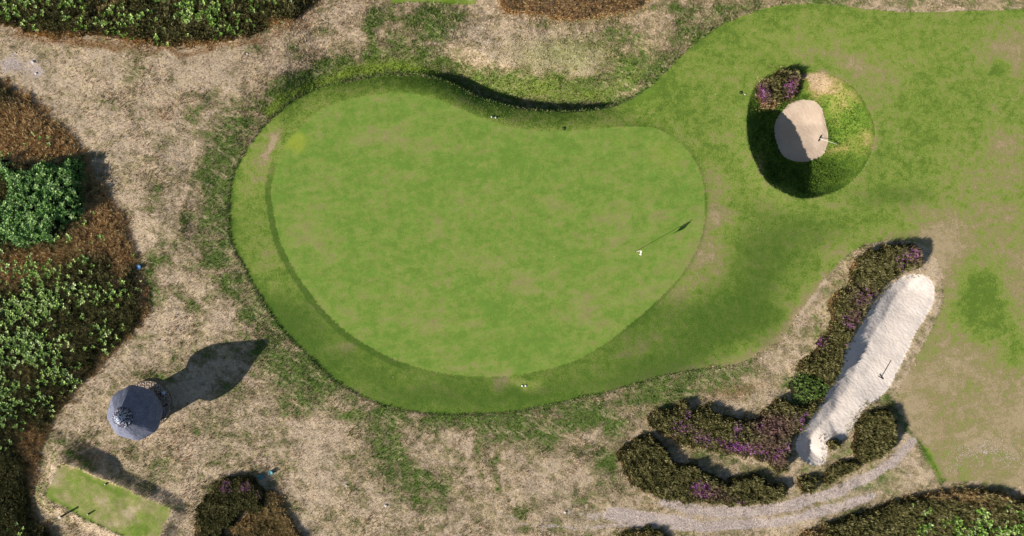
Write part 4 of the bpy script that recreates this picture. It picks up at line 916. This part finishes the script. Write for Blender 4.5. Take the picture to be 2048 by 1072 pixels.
# ---------------------------------------------------------------- irrigation caps, lids and small litter
M_CAPG = plain("grey_white_plastic", (212,210,200), 0.6, 0, 0.1, 12); M_GREENP = plain("green_plastic", (58,84,44), 0.6, 0, 0.1, 12)
def sprinkler(px_, py_, label, mat, r_=0.06, group=None, up=0.03):
    g_ = G(px_, py_); o = tag(empty("sprinkler_head", g_), label, "sprinkler", group)
    MB().lathe([(r_*1.35,-0.02),(r_*1.35,0.012),(r_*1.1,0.016)], 14).build("collar", M_BLACK, o); MB().lathe([(r_,0.0),(r_,up),(r_*.6,up+0.02),(0.01,up+0.025)], 14).build("cap", mat, o, smooth=True)
sprinkler(983.5, 234, "pale sprinkler cap, left of the pair above the green", M_CAPG, .07, "irrigation caps", .06); sprinkler(991.5, 235.5, "pale sprinkler cap, right of the pair above the green", M_CAPG, .07, "irrigation caps", .06)
sprinkler(1044.5, 771.5, "white sprinkler cap, left of the pair below the green", M_WHITE, .075, "irrigation caps", .03); sprinkler(1051.5, 771.5, "white sprinkler cap, right of the pair below the green", M_WHITE, .075, "irrigation caps", .03)
sprinkler(1128, 257, "dark green valve cover in the grass above the green", M_GREENP, .10, "irrigation caps"); sprinkler(1482, 185, "dark green valve cover left of the heather on the hollow's rim", M_GREENP, .10, "irrigation caps")
sprinkler(1490, 189, "tiny white cap beside the green valve cover near the round bunker", M_WHITE, .05, "irrigation caps")
M_TEAL = plain("teal_plastic", (82,142,152), 0.45, 0, 0.12, 12); M_BLUE = plain("blue_plastic", (56,106,150), 0.4, 0, 0.2, 12)
def tub(px_, py_, label, mat, r_, h_, sx=1.0, rz=0.0, tilt=(0,0)):
    g_ = G(px_, py_); o = tag(empty("plastic_tub", g_, rz), label, "tub", "coloured tubs at the edge of the rough"); o.scale = (sx, 1, 1); o.rotation_euler = (tilt[0], tilt[1], rz)
    MB().lathe([(r_*.85,-0.05),(r_*.95,h_)], 20).build("body", mat, o, smooth=True)
    MB().lathe([(r_,h_),(r_*1.02,h_+.03),(r_*.9,h_+.035),(r_*.86,h_+.018),(0.01,h_+.022)], 20).build("lid", mat, o, smooth=True)
tub(522.5, 953, "round teal tub lid on the left, beside the heather clump", M_TEAL, .185, .10); tub(543.5, 943.5, "teal tub on the right, slightly tilted in the dry grass", M_TEAL, .17, .16, 1, .2, (.15, -.2))
tub(280, 533.5, "blue tub at the foot of the brown heather on the left", M_BLUE, .18, .14, 1.15, .4, (.1, -.25))

# stones
M_STONE = plain("pale_stone", (218,208,200), 0.8, 0, 0.25, 9, bump=.5)
def stone(px_, py_, s, label, name="stone"):
    g_ = G(px_, py_); v = []; n = 7
    for k_, (rr, zz) in enumerate(((.95, -.1), (1.0, .25), (.62, .52))):
        for i in range(n): a = 2*math.pi*i/n+k_*.3; q = rr*s*random.uniform(.75, 1.2); v.append((q*math.cos(a), q*.8*math.sin(a), zz*s*random.uniform(.85, 1.15)))
    f = [(k_*n+i, k_*n+(i+1) % n, (k_+1)*n+(i+1) % n, (k_+1)*n+i) for k_ in range(2) for i in range(n)]+[tuple(range(2*n, 3*n))]
    o = MB().add(v, f).build(name, M_STONE, bevel=0.01*s, loc=g_); return tag(o, label, "stone")
stone(693, 971, .10, "pale stone in the dry grass right of the teal tubs"); stone(772, 1011, .14, "pale stone lying by the sandy patch at bottom centre")
stone(66, 124, .16, "white stone at the edge of the worn ground, upper left"); stone(72, 147, .13, "white stone just below the other one, upper left"); stone(31, 106, .09, "small white stone nearest the top left scrub")
stone(495, 108, .10, "pale stone on the dry path below the top left scrub"); stone(1128+2, 1024, .12, "pale stone at the start of the sandy track")
def pebble_field(name, label, pts, wid, n, smin, smax):
    P = []; F_ = []
    base = [(1,0,0),(0,1,0),(-1,0,0),(0,-1,0),(0,0,.8)]
    for _ in range(n):
        i = random.randrange(len(pts)-1); t = random.random(); ax_, ay_ = pts[i]; bx2, by2 = pts[i+1]
        px_ = ax_+(bx2-ax_)*t+random.gauss(0, wid); py_ = ay_+(by2-ay_)*t+random.gauss(0, wid*0.8)
        P.append((px_, py_, random.uniform(smin, smax)))
    P = np.array(P); X_, Y_ = W(P[:, 0], P[:, 1]); Z_ = zfast(X_, Y_); k = in_veg(X_, Y_) < 0; V = []
    for x_, y_, z_, s in zip(X_[k], Y_[k], Z_[k], P[k, 2]):
        a = random.uniform(0, 3.1); b = len(V)
        for (u, v, w2) in base: V.append((x_+s*(u*math.cos(a)-v*math.sin(a)*.7), y_+s*(u*math.sin(a)+v*math.cos(a)*.7), z_+w2*s-.005))
        F_ += [(b, b+1, b+4), (b+1, b+2, b+4), (b+2, b+3, b+4), (b+3, b, b+4)]
    tag(mesh_np(name, np.array(V), np.array(F_), M_STONE), label, kind="stuff")
pebble_field("gravel", "pale gravel scattered over the sandy track", [(1130,1030),(1260,1036),(1350,1036),(1470,1036),(1560,1030),(1690,992),(1760,960)], 14, 1500, .012, .045)
pebble_field("chalk_fragments", "white fragments strewn on the rough at top centre", [(880,80),(920,65),(955,45),(965,75),(990,110)], 14, 700, .02, .05)
pebble_field("worn_gravel", "pale fragments on the worn ground at lower right", [(1905,920),(1950,900),(2000,890),(2030,925)], 16, 450, .015, .05)
pebble_field("path_gravel", "pale fragments on the worn path at upper left", [(5,130),(30,125),(60,135)], 14, 260, .015, .05)

# heap of cut sticks beside the left scrub
M_STICK = plain("bleached_sticks", (206,190,150), 0.8, 0, 0.25, 12)
g_ = G(222, 285); hp = tag(empty("brush_pile", g_), "small heap of bleached sticks in the dry grass above the leafy bush", "brush pile"); b = MB()
for _ in range(60):
    t = random.uniform(-1, 1); a = random.gauss(0.45, 0.5); L_ = random.uniform(.12, .32); c = (t*.75, t*.38+random.gauss(0, .11), random.uniform(.02, .12))
    b.tube((c[0]-L_*math.cos(a), c[1]-L_*math.sin(a), c[2]-.02), (c[0]+L_*math.cos(a), c[1]+L_*math.sin(a), c[2]+random.uniform(-.02, .08)), .014, .008, 4)
b.build("sticks", M_STICK, hp)["kind"] = "stuff"
